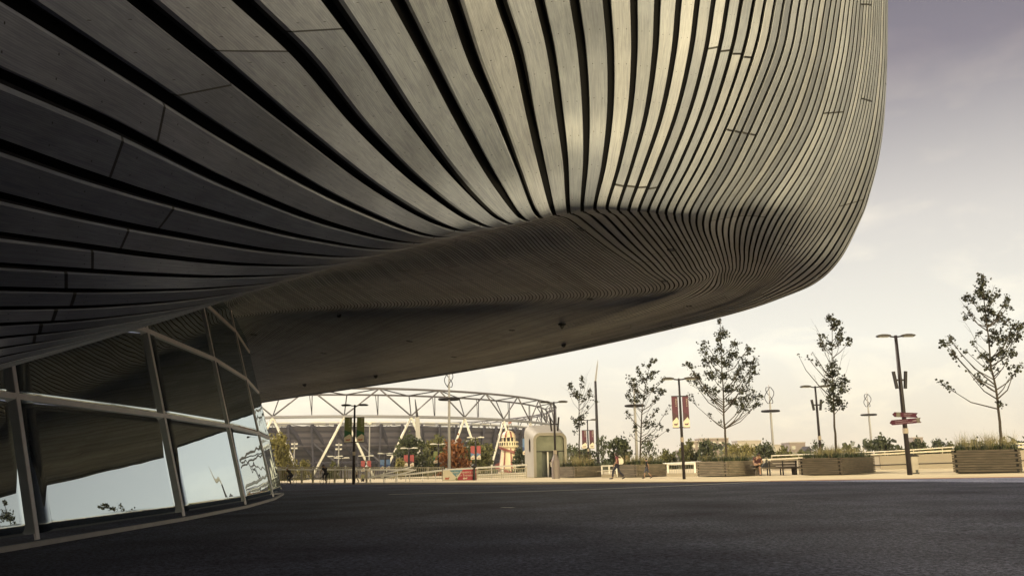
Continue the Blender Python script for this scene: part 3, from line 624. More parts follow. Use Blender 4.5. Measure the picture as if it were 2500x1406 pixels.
# ------------------------------------------------------------------ helter skelter
def helter():
    Y = 200.0; c = atY(1242, 1110, Y); zg = -3.5
    root = thing('helter_skelter', 'striped fairground helter skelter tower with red and cream domed top', 'slide', (c.x, c.y, zg))
    M_cream = mat('cream_paint', (.62, .53, .38), .5, noise=.12, scale=2); M_red = mat('maroon_paint', (.22, .06, .055), .5, noise=.2, scale=2)
    zt = lambda py: atY(1242, py, Y).z - zg
    gal = zt(1090); top = zt(1050); h = gal
    MB().lathe([(2.9, 0), (2.75, 1.2), (2.1, h * .55), (1.75, h * .85), (1.6, h)], n=32, mis=lambda k: 1 if k % 4 == 1 else 0).build('tower', [M_cream, M_red], root)
    MB().lathe([(1.9, h - .35), (2.25, h), (2.25, h + 1.15), (2.15, h + 1.15), (2.15, h + .1), (1.2, h + .1)], n=12).build('gallery', M_cream, root)
    w = MB()
    for k in range(12):
        a = (k + .5) * math.pi / 6
        for s in (-.12, .14): w.box((2.26 * math.cos(a + s), 2.26 * math.sin(a + s), h + .58), (.05, .22, .62), a + s)
    w.build('gallery_slots', M_dksteel, root)
    d0 = h + 2.0
    p_ = MB()
    for k in range(10):
        a = k * math.pi / 5; p_.box((1.45 * math.cos(a), 1.45 * math.sin(a), h + 1.05), (.16, .22, 2.0), a)
    p_.build('pillar_ring', M_cream, root)
    MB().lathe([(1.2, h + .1), (1.2, d0)], n=16).build('cabin', M_dksteel, root)
    dm = [(1.75, d0)] + [(1.62 * math.cos(t), d0 + .15 + (top - d0 - .15) * math.sin(t)) for t in [i * math.pi / 16 for i in range(0, 8)]] + [(.12, top)]
    MB().lathe(dm, n=24, mis=lambda k: 1 if k % 3 == 1 else 0).build('dome', [M_cream, M_red], root)
    MB().tube([(0, 0, top), (0, 0, top + 1.9)], .05, 5).build('flag_pole', M_cream, root)
    MB().prism([(0, 0), (.75, .2), (.7, .55), (0, .45)], -.02, .02, Matrix.Translation((.04, 0, top + 1.4))).build('flag', M_red, root)
    sl = MB(); P = []
    for i in range(60):
        t = i / 59; a = R(200) + t * 2 * math.pi * 1.35; z = h - .3 - t * (h - 2.0); r = 1.75 + (2.75 - 1.75) * t + .62
        P.append((a, r, z))
    for i in range(59):
        for (a, r, z), (a2, r2, z2) in ((P[i], P[i + 1]),):
            vs = []
            for aa, rr, zz in ((a, r, z), (a2, r2, z2)):
                for dr, dz in ((-.62, 0), (-.05, 0), (0, .55), (-.05, .55), (-.1, .06), (-.62, .06)): vs.append(((rr + dr) * math.cos(aa), (rr + dr) * math.sin(aa), zz + dz))
            sl.add(vs, [(k, (k + 1) % 6, 6 + (k + 1) % 6, 6 + k) for k in range(6)])
    sl.build('spiral_slide', M_red, root)
    MB().box((0, -2.95, 1.75), (3.2, .12, .75)).build('name_board', M_cream, root)
    lettering('HELTER SKELTER', .36, M_red, root, (0, -3.02, 1.75))
    MB().lathe([(.02, -.5), (.35, -.36), (.5, 0), (.35, .36), (.02, .5)], c=(-1.35, -2.5, 2.9), n=14).build('lamp_globe', M_white, root, smooth=True)
helter()
# ------------------------------------------------------------------ lift lobby kiosk
def kiosk():
    Y = 66.0; bl = atY(1304, 1163, Y); br_ = atY(1386, 1163, Y); z0 = gz(3); W = br_.x - bl.x
    zt = atY(1340, 1056, Y).z - z0; D = 3.4; bk = atY(1281, 1100, Y + D); ztb = atY(1290, 1038, Y + D).z - z0
    root = thing('lift_kiosk', 'small pale concrete lift kiosk with rounded corners and glazed front', 'kiosk', (bl.x, Y, z0))
    M_c = mat('pale_concrete', (.29, .27, .235), .6, noise=.14, scale=1.2, bump=.05)
    def arch(w, h, r, x0=0.0):
        pts = [(x0, 0)]
        for i in range(9): a = math.pi - i * math.pi / 16; pts.append((x0 + r + r * math.cos(a), h - r + r * math.sin(a)))
        for i in range(9): a = math.pi / 2 - i * math.pi / 16; pts.append((x0 + w - r + r * math.cos(a), h - r + r * math.sin(a)))
        pts.append((x0 + w, 0)); return pts
    t = .2; fo = arch(W, zt, .50); fi = arch(W - 2 * t, zt - t, .34, t); n = len(fo); dx = bk.x - bl.x
    bo = [(x / W * (W + .35) + dx, z / zt * ztb) for x, z in fo]
    m = MB(); vs = [(x, 0, z) for x, z in fo] + [(x, D, z) for x, z in bo] + [(x, 0, z) for x, z in fi] + [(x, .9, z) for x, z in fi]
    fs = [(i, i + 1, n + i + 1, n + i) for i in range(n - 1)] + [(i, i + 1, 2 * n + i + 1, 2 * n + i) for i in range(n - 1)] + [(2 * n + i, 2 * n + i + 1, 3 * n + i + 1, 3 * n + i) for i in range(n - 1)] + [tuple(range(n, 2 * n))]
    m.add(vs, fs).build('shell', M_c, root)
    M_kg = mat('kiosk_glass', (.045, .06, .05), .3, spec=.3, noise=.5, scale=1.1, color2=(.21, .23, .175))  # mottled green colour stands in for trees reflected in the panes
    M_in = mat('kiosk_interior', (.10, .11, .10), .7, noise=.3, scale=1.0)
    zd = zt * .58
    MB().prism([(x, z) for x, z in fi if z >= zd] + [(W - t, zd), (t, zd)], .28, .32).build('glazed_panel', M_kg, root)
    MB().box((W / 2, .30, zd), (W - 2 * t, .1, .07)).build('transom', M_dksteel, root)
    MB().box((W / 2, .86, zd / 2), (W - 2 * t, .06, zd)).build('lobby_back', M_in, root)
    for x0, x1, mm in ((t, .62, M_kg), (1.0, 1.1, M_white), (1.55, 1.62, M_dksteel), (W - .62, W - t, M_kg)):
        MB().box(((x0 + x1) / 2, .31, zd / 2), (x1 - x0, .05, zd - .02)).build('door_leaf' if x1 - x0 > .3 else 'door_frame', mm, root)
    s = MB(); o_ = arch(.5, .95, .2)
    s.add([(dx * .45 - .03 + 0 * x, D * .35 + x, 1.9 + z) for x, z in o_], [tuple(range(len(o_)))]).build('porthole', M_dksteel, root)
    return root, bl, W, zd, z0
KI = kiosk()
# ------------------------------------------------------------------ lamps, banners, signs
def zat(px, py, Y): return atY(px, py, Y).z
M_maroon = mat('maroon_banner', (.085, .02, .045), .7, noise=.15, scale=3); M_maroon2 = mat('plum_banner', (.06, .022, .036), .7)
M_green1 = mat('olive_green_banner', (.16, .18, .07), .7, noise=.1, scale=3); M_green2 = mat('green_banner', (.022, .10, .05), .7)
M_redb = mat('red_banner', (.34, .07, .075), .7, noise=.1, scale=3); M_blueb = mat('blue_banner', (.11, .19, .36), .7, noise=.1, scale=3); M_blue2 = mat('navy_banner', (.03, .06, .19), .7)
M_offw = mat('off_white_vinyl', (.62, .56, .46), .7, noise=.06, scale=3)
M_txt = mat('pale_lettering', (.5, .45, .4), .7); M_fine = mat('faint_lettering', (.16, .11, .14), .7); M_band = mat('notice_band', (.30, .26, .22), .6); M_logo = mat('logo_print', (.09, .04, .08), .7); M_logor = mat('logo_print_red', (.35, .07, .04), .7)
LOGO = [(-.5, .30), (-.30, .05), (-.18, .25), (-.02, .02), (.10, .22), (.20, .05), (.28, .2), (.55, .42), (.42, -.05), (.40, -.3), (-.42, -.3)]
def banner(parent, x0, x1, z0, z1, cols, word=None, y=0.0):
    """hanging street banner: two tone field, house shaped white foot with an emblem, word running downwards"""
    w = x1 - x0; h = z1 - z0; xm = (x0 + x1) / 2
    b = MB()
    def q(pts, mi, yy): b.prism([(x0 + u * w, z0 + v * h) for u, v in pts], yy - .006, yy + .006, mi=mi)
    q([(0, 0), (1, 0), (1, 1), (0, 1)], 0, y)
    q([(0, .50), (.99, .39), (.99, .28), (.70, .33), (0, .19)], 1, y - .012)
    q([(0.0, .005), (.995, .005), (.995, .24), (.70, .33), (0.0, .19)], 2, y - .02)
    o = b.build('banner', cols, parent)
    lg = MB().prism([(xm + u * w * .62, z0 + h * .105 + v * h * .11) for u, v in LOGO], y - .034, y - .03)
    lg.build('emblem', cols[3], o)
    if word: lettering(word, w * .42, M_txt, o, (x0 + w * .72, y - .03, z0 + h * .80), rot=(R(90), R(90), 0))
    bb = MB(); bb.tube([(x0, y, z1 + .01), (x1, y, z1 + .01)], .025, 6); bb.tube([(x0, y, z0 - .01), (x1, y, z0 - .01)], .025, 6); bb.build('banner_bar', M_dksteel, o)
    return o
def lamp(px, base_py, top_py, label, Y=None, banners=None, word=None, bpy_=None, speakers=None, cover=False, bw=15, scale=1.0, gap=5, rad=.085, twist=0.0):
    g = gp(px, base_py); Y = Y or g.y; c = atY(px, base_py, Y); z0 = c.z if Y > 95 else gz(c.x)
    H = zat(px, top_py, Y) - z0; pm = Y / F
    root = thing('street_lamp', label, 'street lamp', (c.x, c.y, z0), 0, 'twin headed street lamps')
    MB().tube([(0, 0, 0), (0, 0, H * .55), (0, 0, H)], [rad, rad * .85, rad * .62], 10).build('pole', M_polecol, root, smooth=True)
    ar = MB(); ar.tube([(-.28 * scale, 0, H - .05), (0, 0, H - .08), (.28 * scale, 0, H - .05)], .04 * scale, 6); ar.build('arm', M_polecol, root)
    for s in (-1, 1):
        hd = MB(); pr = [(-.36, 0), (-.30, .055), (-.1, .085), (.15, .08), (.33, .045), (.36, .0), (.30, -.035), (-.3, -.035)]
        hd.prism([(s * (.60 * scale) + u * scale * .95, H - .03 + v * scale * 1.05) for u, v in pr], -.13 * scale, .13 * scale)
        h_ = hd.build('lamp_head', M_polecol, root)
        MB().box((s * .62 * scale, 0, H - .075 * scale), (.5 * scale, .18 * scale, .02)).build('lens', M_lampglass, h_)
    if speakers:
        za, zb = (zat(px, q, Y) - z0 for q in speakers[::-1])
        for s in (-1, 1):
            k = MB(); k.bar((s * .20, -.02, za), (s * .30, -.02, zb), .12, .14); sp = k.build('column_speaker', M_dksteel, root)
        MB().box((0, 0, (za + zb) / 2), (.5, .1, .08)).build('speaker_bracket', M_dksteel, root)
    if banners:
        zt, zb = zat(px, bpy_[0], Y) - z0, zat(px, bpy_[1], Y) - z0
        for s in (-1, 1):
            xa, xb = sorted((s * gap * pm, s * (gap + bw) * pm)); banner(root, xa, xb, zb, zt, banners, word)
        ck = MB(); ck.box((0, 0, zt), (gap * 2 * pm, .06, .06)); ck.box((0, 0, zb), (gap * 2 * pm, .06, .06)); ck.build('banner_bracket', M_dksteel, root)
    if cover:
        MB().lathe([(.27, 0), (.27, 1.15), (.13, 1.55), (.13, 1.62)], n=14).build('base_cover', mat('cover_grey', (.20, .17, .17), .5, noise=.1), root, smooth=False)
        MB().lathe([(.12, 1.62), (.12, 1.86)], n=14).build('notice_band', M_band, root)
    elif Y < 95:
        MB().lathe([(rad * 1.12, 1.95), (rad * 1.12, 2.2)], n=12).build('notice_band', M_band, root)
    return root, c, H
MAR = [M_maroon, M_maroon2, M_offw, M_logo]; GRN = [M_green1, M_green2, M_offw, M_logor]; RED = [M_redb, M_blueb, M_offw, M_logor]; BLU = [M_blueb, M_blue2, M_offw, M_logor]; RD2 = [M_redb, M_maroon, M_offw, M_logor]
lamp(863, 1170, 988, 'twin headed lamp post with two green banners at the left railing', banners=GRN, word='Enjoy it', bpy_=(1019, 1079), bw=18, gap=6, Y=62, rad=.10)
lamp(1357, 1163, 980, 'twin headed lamp post with speakers and grey base cover beside the pale kiosk', speakers=(1018, 1052), cover=True, Y=60)
lamp(1438, 1146, 1024, 'smaller twin headed lamp post with maroon banners behind the first planter', banners=MAR, word='Share it', bpy_=(1050, 1094), bw=11, gap=3.4, Y=84)
lamp(1670, 1163, 923, 'tall twin headed lamp post with two maroon banners between two timber planters', banners=MAR, word='Share it', bpy_=(967, 1043), bw=15, gap=5.5, Y=48)
lamp(2007, 1146, 942, 'twin headed lamp post with column speakers behind the planter with bare topped tree', speakers=(975, 1001), Y=56, rad=.095)
L6, c6, H6 = lamp(2221, 1155, 818, 'nearest twin headed lamp post carrying speakers and finger signs', speakers=(906, 948), Y=43, rad=.12)
# finger signs on the nearest lamp post
def finger(parent, x0, x1, z, h, tip, tilt, M1, M2, lines, y):
    o = MB(); n = .12
    pts = [(x0, -h / 2), (x1, -h / 2), (x1 - .08, 0), (x1, h / 2), (x0, h / 2), (x0 - n, 0)]
    Mx = Matrix.Translation((0, y, z)) @ Matrix.Rotation(tilt, 4, 'Y')
    s = o.prism(pts, -.02, .02, Mx).build('finger_sign', M1, parent)
    e0, e1 = tip; MB().prism([(e0, -h / 2 * .98), (e1, -h / 2 * .98), (e1, h / 2 * .98), (e0, h / 2 * .98)], -.026, -.021, Mx).build('sign_end', M2, s)
    random.seed(int(abs(z) * 100))
    for a, b, zz, hh in lines:                              # fine lines of pale lettering, far too small to read
        topl, botl = [], []; x = a
        while x < b:
            w = random.uniform(.03, .05); q = hh * random.uniform(.25, .5); topl += [(x, zz + q), (x + w, zz + q)]; botl += [(x, zz - q), (x + w, zz - q)]; x += w + .012
        MB().prism(botl + topl[::-1], -.03, -.024, Mx).build('fine_lettering', M_fine, s)
pm6 = 43 / F
M_sign = mat('plum_sign', (.05, .009, .024), .7, spec=.2); M_signend = mat('dark_olive_sign', (.035, .026, .016), .5)
za = zat(2212, 1012, 43) - gz(20); zb = zat(2214, 1028, 43) - gz(20)
finger(L6, -25 * pm6, 30 * pm6, za, .23, (-22 * pm6, -12 * pm6), R(3), M_sign, M_signend, [(-4 * pm6, 16 * pm6, .045, .04), (-4 * pm6, 10 * pm6, -.04, .04)], -.16)
finger(L6, -34 * pm6, 36 * pm6, zb, .24, (25 * pm6, 33 * pm6), R(-4), M_sign, M_signend, [(-27 * pm6, 4 * pm6, .045, .035), (-27 * pm6, 13 * pm6, -.045, .035), (15 * pm6, 24 * pm6, .0, .09)], -.19)
# far lamps on the lower park concourse, some with banners
FL = [(998, 1093, RD2, (1110, 1138), 'far lamp post with red and white banners before the round green tree'),
      (940, 1106, BLU, (1121, 1145), 'far lamp post with pale blue banners left of the round green tree'),
      (1071, 1083, GRN, (1101, 1130), 'far lamp post with green banners beside the orange tree'),
      (1162, 1067, RED, (1088, 1121), 'far lamp post with red and blue banners right of the orange tree'),
      (893, 1112, RD2, (1124, 1150), 'far lamp post with small red banners right of the green bannered post'),
      (817, 1113, None, None, 'far twin headed lamp post in front of the dark stadium base, left one'),
      (833, 1117, None, None, 'far twin headed lamp post in front of the dark stadium base, right one'),
      (962, 1110, None, None, 'far plain lamp post just left of the round green tree')]
for px, tp, cols, by, lab in FL:
    Y = 118.0 if tp < 1100 else 135.0
    zt = zat(px, tp, Y); c = atY(px, 1160, Y)
    g = lamp(px, 1175, tp, lab, Y=Y, banners=cols, bpy_=by, bw=9.5, gap=2.6, scale=1.25, rad=.11)
    g[0]['group'] = 'lamp posts on the lower park'
    for ch in g[0].children:
        if ch.name.startswith(('lamp_head', 'arm')): ch.data.materials.clear(); ch.data.materials.append(M_white)
# single blue banner left of the kiosk
Y = 105; c = atY(1283, 1150, Y); r_ = thing('banner_post', 'pole with one blue and white banner left of the pale kiosk', 'banner pole', (c.x + .4, Y, -3.5)); zb0 = -3.5
MB().tube([(0, 0, 0), (0, 0, zat(1283, 1066, Y) - zb0), (-.5, 0, zat(1283, 1063, Y) - zb0)], .08, 6).build('pole', M_greysteel, r_)
banner(r_, -14 * Y / F, -3 * Y / F, zat(1272, 1110, Y) - zb0, zat(1272, 1070, Y) - zb0, BLU)
# thin masts with floodlights in front of the stadium
for px, tp, lab in ((717, 1079, 'thin grey mast with floodlights in front of the stadium, beside the left tree'), (826, 1081, 'thin grey mast with floodlights left of the green bannered lamp post'), (901, 1033, 'tall thin pole with white globe right of the green bannered lamp post')):
    Y = 150; c = atY(px, 1150, Y); r_ = thing('light_mast', lab, 'mast', (c.x, Y, -3.5), 0, 'thin masts in front of the stadium')
    H = zat(px, tp, Y) + 3.5
    MB().tube([(0, 0, 0), (0, 0, H)], [.16, .1], 6).build('pole', M_greysteel, r_)
    k = MB()
    if tp > 1050:
        for zz in (.3, 1.0): k.box((-.35, 0, H - zz), (.35, .3, .25)); k.box((.35, 0, H - zz), (.35, .3, .25))
    else: k.lathe([(.02, -.35), (.3, -.2), (.36, 0), (.3, .2), (.02, .35)], c=(0, 0, H), n=10)
    k.build('light_fitting', M_white, r_)
# masts with ring light and vertical axis turbine
def turbine(px, ring_py, tur, hw, Y, base_py, label):
    c = atY(px, base_py, Y); z0 = -3.5 if Y > 92 else gz(c.x)
    r_ = thing('turbine_mast', label, 'turbine mast', (c.x, Y, z0), 0, 'ring lit masts with small wind turbines')
    zr = zat(px, ring_py, Y) - z0; rr = hw * Y / F; zt0, zt1 = zat(px, tur[1], Y) - z0, zat(px, tur[0], Y) - z0
    MB().tube([(0, 0, 0), (0, 0, zr), (0, 0, zt0 + .1), (0, 0, zt1 + .3)], [.2, .13, .09, .05], 8).build('mast', M_greysteel, r_, smooth=True)
    rg = MB(); P = [(rr * math.cos(i * math.pi / 12), rr * math.sin(i * math.pi / 12), zr) for i in range(25)]
    rg.tube(P, rr * .12, 8, caps=False)
    for k in range(4): a = k * math.pi / 2; rg.tube([(0, 0, zr), (rr * math.cos(a), rr * math.sin(a), zr)], .04, 4)
    rg.build('ring_light', M_dksteel, r_, smooth=True)
    tw = (zt1 - zt0) * .30
    for k in range(3):
        bl = MB(); P = []
        for i in range(15):
            t = i / 14; a = k * 2 * math.pi / 3 + t * R(150); q = tw * math.sin(math.pi * (.12 + .76 * t)) ** .6
            P.append((q * math.cos(a), q * math.sin(a), zt0 + t * (zt1 - zt0)))
        bl.tube(P, .045, 5); bl.tube([(0, 0, P[0][2]), P[0]], .03, 4); bl.tube([(0, 0, P[-1][2]), P[-1]], .03, 4)
        bl.build('turbine_blade', M_dksteel, r_)
turbine(1097, 974, (908, 945), 24, 100, 1150, 'ring lit mast with wind turbine rising in front of the stadium truss')
turbine(1556, 990, (935, 970), 22, 98, 1140, 'ring lit mast with wind turbine standing inside the thin tree')
turbine(1890, 1003, (945, 984), 20, 110, 1125, 'ring lit mast with wind turbine right of the fullest tree')
turbine(2131, 1012, (962, 992), 17, 125, 1118, 'small distant ring lit mast with wind turbine left of the nearest lamp post')
# tall pole with raked tip
Y = 150; c = atY(1461, 1140, Y); r_ = thing('tall_mast', 'tall dark slender mast with a tilted needle tip above the background trees', 'mast', (c.x, Y, -3.5))
H = zat(1460, 930, Y) + 3.5
MB().tube([(0, 0, 0), (0, 0, H)], [.30, .2], 8).build('pole', M_dksteel, r_, smooth=True)
k = MB(); tipv = Vector((8 * Y / F, 0, zat(1468, 878, Y) + 3.5)); k.tube([(0, 0, H), Vector((0, 0, H)).lerp(tipv, .7), tipv], [.16, .12, .03], 5); k.build('needle_tip', M_greysteel, r_)
# mobile crane jib seen through the stadium truss
Y = 285; c = atY(1026, 1130, Y); r_ = thing('crane', 'thin raised crane jib against the stadium truss', 'crane', (c.x, Y, -3.5))
a = Vector((0, 0, 0)); b_ = Vector((-1.0, 0, zat(1021, 1018, Y) + 3.5)); d_ = Vector((-(1026 - 1013) * Y / F, 0, zat(1013, 974, Y) + 3.5))
k = MB(); k.bar(a, b_, 1.4, .5)
for i in range(10): k.tube([a.lerp(b_, i / 10) + Vector((-.6, .3, 0)), a.lerp(b_, (i + 1) / 10) + Vector((.6, .3, 0))], .1, 4)
k.build('jib_base', M_greysteel, r_); MB().tube([b_, d_], [.45, .12], 6).build('jib', M_dksteel, r_)
# ------------------------------------------------------------------ timber planters
def timber_mat(name, c1, c2):
    m = bpy.data.materials.new(name); m.use_nodes = True; nt = m.node_tree; N = nt.nodes.new; L = nt.links.new; b = nt.nodes['Principled BSDF']
    tc = N('ShaderNodeTexCoord'); mp = N('ShaderNodeMapping'); mp.inputs['Scale'].default_value = (1.2, 1.2, 14); L(tc.outputs['Object'], mp.inputs[0])
    n = N('ShaderNodeTexNoise'); n.inputs['Scale'].default_value = 1.3; n.inputs['Detail'].default_value = 7; n.inputs['Distortion'].default_value = .6; L(mp.outputs[0], n.inputs[0])
    r = N('ShaderNodeValToRGB'); L(n.outputs[0], r.inputs[0]); r.color_ramp.elements[0].position = .32; r.color_ramp.elements[1].position = .68
    r.color_ramp.elements[0].color = (*c1, 1); r.color_ramp.elements[1].color = (*c2, 1); L(r.outputs[0], b.inputs['Base Color']); b.inputs['Roughness'].default_value = .75
    bp = N('ShaderNodeBump'); bp.inputs['Strength'].default_value = .3; L(n.outputs[0], bp.inputs['Height']); L(bp.outputs[0], b.inputs['Normal'])
    return m
M_timber = timber_mat('planter_timber', (.105, .088, .07), (.235, .20, .155)); M_timber2 = timber_mat('weathered_planter_timber', (.05, .042, .035), (.115, .094, .074)); M_soil = mat('soil', (.02, .016, .012), .95)
def blades(mb, x, y, z, h, n, spread, w=.012, droop=.5):
    for _ in range(n):
        a = random.uniform(0, 6.283); d = random.random() * spread; bx, by = x + d * math.cos(a) * .4, y + d * math.sin(a) * .4
        hh = h * random.uniform(.55, 1.1); ln = random.uniform(.1, droop) * hh; tx, ty = bx + math.cos(a) * ln, by + math.sin(a) * ln
        px_, py_ = -math.sin(a) * w, math.cos(a) * w; mx_, my_ = bx + math.cos(a) * ln * .35, by + math.sin(a) * ln * .35
        mb.add([(bx - px_, by - py_, z), (bx + px_, by + py_, z), (mx_ + px_ * .8, my_ + py_ * .8, z + hh * .62), (mx_ - px_ * .8, my_ - py_ * .8, z + hh * .62), (tx, ty, z + hh)], [(0, 1, 2, 3), (3, 2, 4)])
def planter(pl, pc, prt, top_py, alpha, label, mt, tall=.9, nb=9, sides=None, lean=0):
    C = gp(*pc); Y = C.y; H = zat(pc[0], top_py, Y) - gz(C.x); a = R(alpha); pm = F / Y
    dl = Vector((-math.cos(a), math.sin(a), 0)); dr = Vector((math.sin(a), math.cos(a), 0))
    def solve(px, d):                                       # side length so that the far edge projects on px
        dq = ray(px, pc[1]); k = dq.x / dq.y
        # (C.x + L d.x) / depth = k, depth along the view axis is close to Y + L d.y
        return (k * C.y - C.x) / (d.x - k * d.y)
    Ll, Lr = solve(pl, dl), (sides or solve(prt, dr))
    rot = math.atan2(dr.y, dr.x)                            # local x along the right face, local y along the left face
    root = thing('timber_planter', label, 'planter', (C.x, C.y, gz(C.x)), rot, 'timber planters along the plaza')
    # local frame: corner at the origin, right face runs +x, left face runs +y
    ch = (H - .05) / nb; bx = MB(); t = .11
    for k in range(nb):
        z = .05 + ch * (k + .5); hh = ch - .022; ext = (k % 2 == 0)
        e = 0.0 if ext else .19
        bx.box((Lr / 2, t / 2, z), (Lr - 2 * e, t, hh), bev=.008); bx.box((Lr / 2, Ll - t / 2, z), (Lr - 2 * e, t, hh), bev=.008)
        e2 = .19 if ext else 0.0
        bx.box((t / 2, Ll / 2, z), (t, Ll - 2 * e2 - (0 if not ext else .03), hh), bev=.008); bx.box((Lr - t / 2, Ll / 2, z), (t, Ll - 2 * e2 - (0 if not ext else .03), hh), bev=.008)
    bx.build('board_walls', mt, root)
    MB().box((Lr / 2, Ll / 2, H / 2 - .03), (Lr - .16, Ll - .16, H - .1)).build('dark_liner', M_black, root)
    MB().box((Lr / 2, Ll / 2, H - .06), (Lr - .2, Ll - .2, .04)).build('soil', M_soil, root)
    ca, sa = math.cos(rot), math.sin(rot)
    def wpt(u, v): return Vector((C.x + u * ca - v * sa, C.y + u * sa + v * ca, gz(C.x) + H - .05))
    g = MB(); random.seed(int(pc[0])); n = int(90 * (Lr * Ll) ** .5)
    for _ in range(n):
        u, v = random.uniform(.12, Lr - .12), random.uniform(.12, Ll - .12); q = wpt(u, v); blades(g, q.x, q.y, q.z, random.uniform(.16, .42), 9, .3, .011, .8)
    tag(g.build('low_planting', M_hedge), label='dark green tufts filling the top of the ' + label.split(',')[0], cat='planting', kind='stuff')
    g = MB()
    for _ in range(int(26 * (Lr * Ll) ** .5)):
        u, v = random.uniform(.2, Lr - .2), random.uniform(.2, Ll - .2); q = wpt(u, v); blades(g, q.x, q.y, q.z, tall * random.uniform(.7, 1.1), 9, .25, .0065, .55)
    tag(g.build('tall_grasses', M_grassy), label='pale feathery grasses rising from the ' + label.split(',')[0], cat='planting', kind='stuff')
    return C, H, wpt(Lr / 2, Ll / 2)
P1 = planter(1361, (1403, 1166), 1472, 1138, 55, 'timber planter beside the pale kiosk, smallest of the row', M_timber, .95)
P2 = planter(1497, (1555, 1165), 1631, 1133, 50, 'timber planter behind the walking woman and boy', M_timber, .8)
P3 = planter(1700, (1776, 1163.5), 1858, 1125, 47, 'timber planter with the fullest tree, behind the seated man', M_timber, .6)
P4 = planter(1951, (2058, 1159.5), 2139, 1116, 36.5, 'grey timber planter at the right end of the long bench', M_timber2, .75)
P5 = planter(2328, (2496, 1153.5), 2560, 1095, 30, 'dark timber planter at the right edge under the leaning tree', M_timber2, .95, sides=3.0)
# ------------------------------------------------------------------ benches
M_bench = timber_mat('bench_timber', (.06, .05, .045), (.14, .115, .09)); M_benchpale = timber_mat('pale_bench_timber', (.36, .30, .22), (.55, .47, .36))
def slab_bench(px0, px1, base_py, top_py, label, m, legs, Yd=0.0):
    g0 = gp(px0, base_py); Y = g0.y + Yd; a = atY(px0, base_py, Y); b = atY(px1, base_py, Y); zg = gz((a.x + b.x) / 2); zt = zat(px0, top_py, Y) - zg; W = b.x - a.x
    r_ = thing('bench', label, 'bench', (a.x, Y, zg)); sl = MB()
    for k in range(4): sl.box((W / 2, .07 + k * .13, zt - .04), (W, .115, .075), bev=.008)
    sl.build('seat', m, r_)
    for u in legs:
        lb = MB(); lb.box((u * W, .12, (zt - .08) / 2), (.10, .10, zt - .08)); lb.box((u * W, .42, (zt - .08) / 2), (.10, .10, zt - .08)); lb.box((u * W, .27, zt - .12), (.09, .36, .07)); lb.build('leg', m, r_)
    return r_, a, W, zt, Y, zg
slab_bench(1443, 1502, 1164, 1149, 'pale low slab bench behind the walking woman', M_benchpale, (.22, .50))
BN = slab_bench(1842, 1953, 1161.5, 1141, 'long backless bench the man in red sits on', M_bench, (.06, .16, .90))
def back_bench():
    Y = 50.5; a = atY(1876, 1150, Y); b = atY(1946, 1149, Y); zg = gz(a.x); W = b.x - a.x
    r_ = thing('bench', 'dark slatted bench with a back between the long bench and the pale wall', 'bench', (a.x, Y, zg))
    zt = zat(1900, 1124, Y) - zg; zs = zt * .55; s = MB()
    for k in range(4): s.box((W / 2, .05 + k * .12, zs), (W, .10, .05))
    s.build('seat', M_bench, r_); s = MB()
    for k in range(3): s.box((W / 2, -.04 + k * .0, zt - .07 - k * .15), (W, .045, .12))
    s.build('backrest', M_bench, r_)
    for u in (.04, .5, .96):
        l = MB(); l.bar((u * W, -.06, 0), (u * W, -.07, zt), .06, .07); l.bar((u * W, .42, 0), (u * W, .40, zs), .06, .06); l.bar((u * W, -.05, zs - .05), (u * W, .42, zs - .05), .05, .05); l.build('leg', M_dksteel, r_)
back_bench()
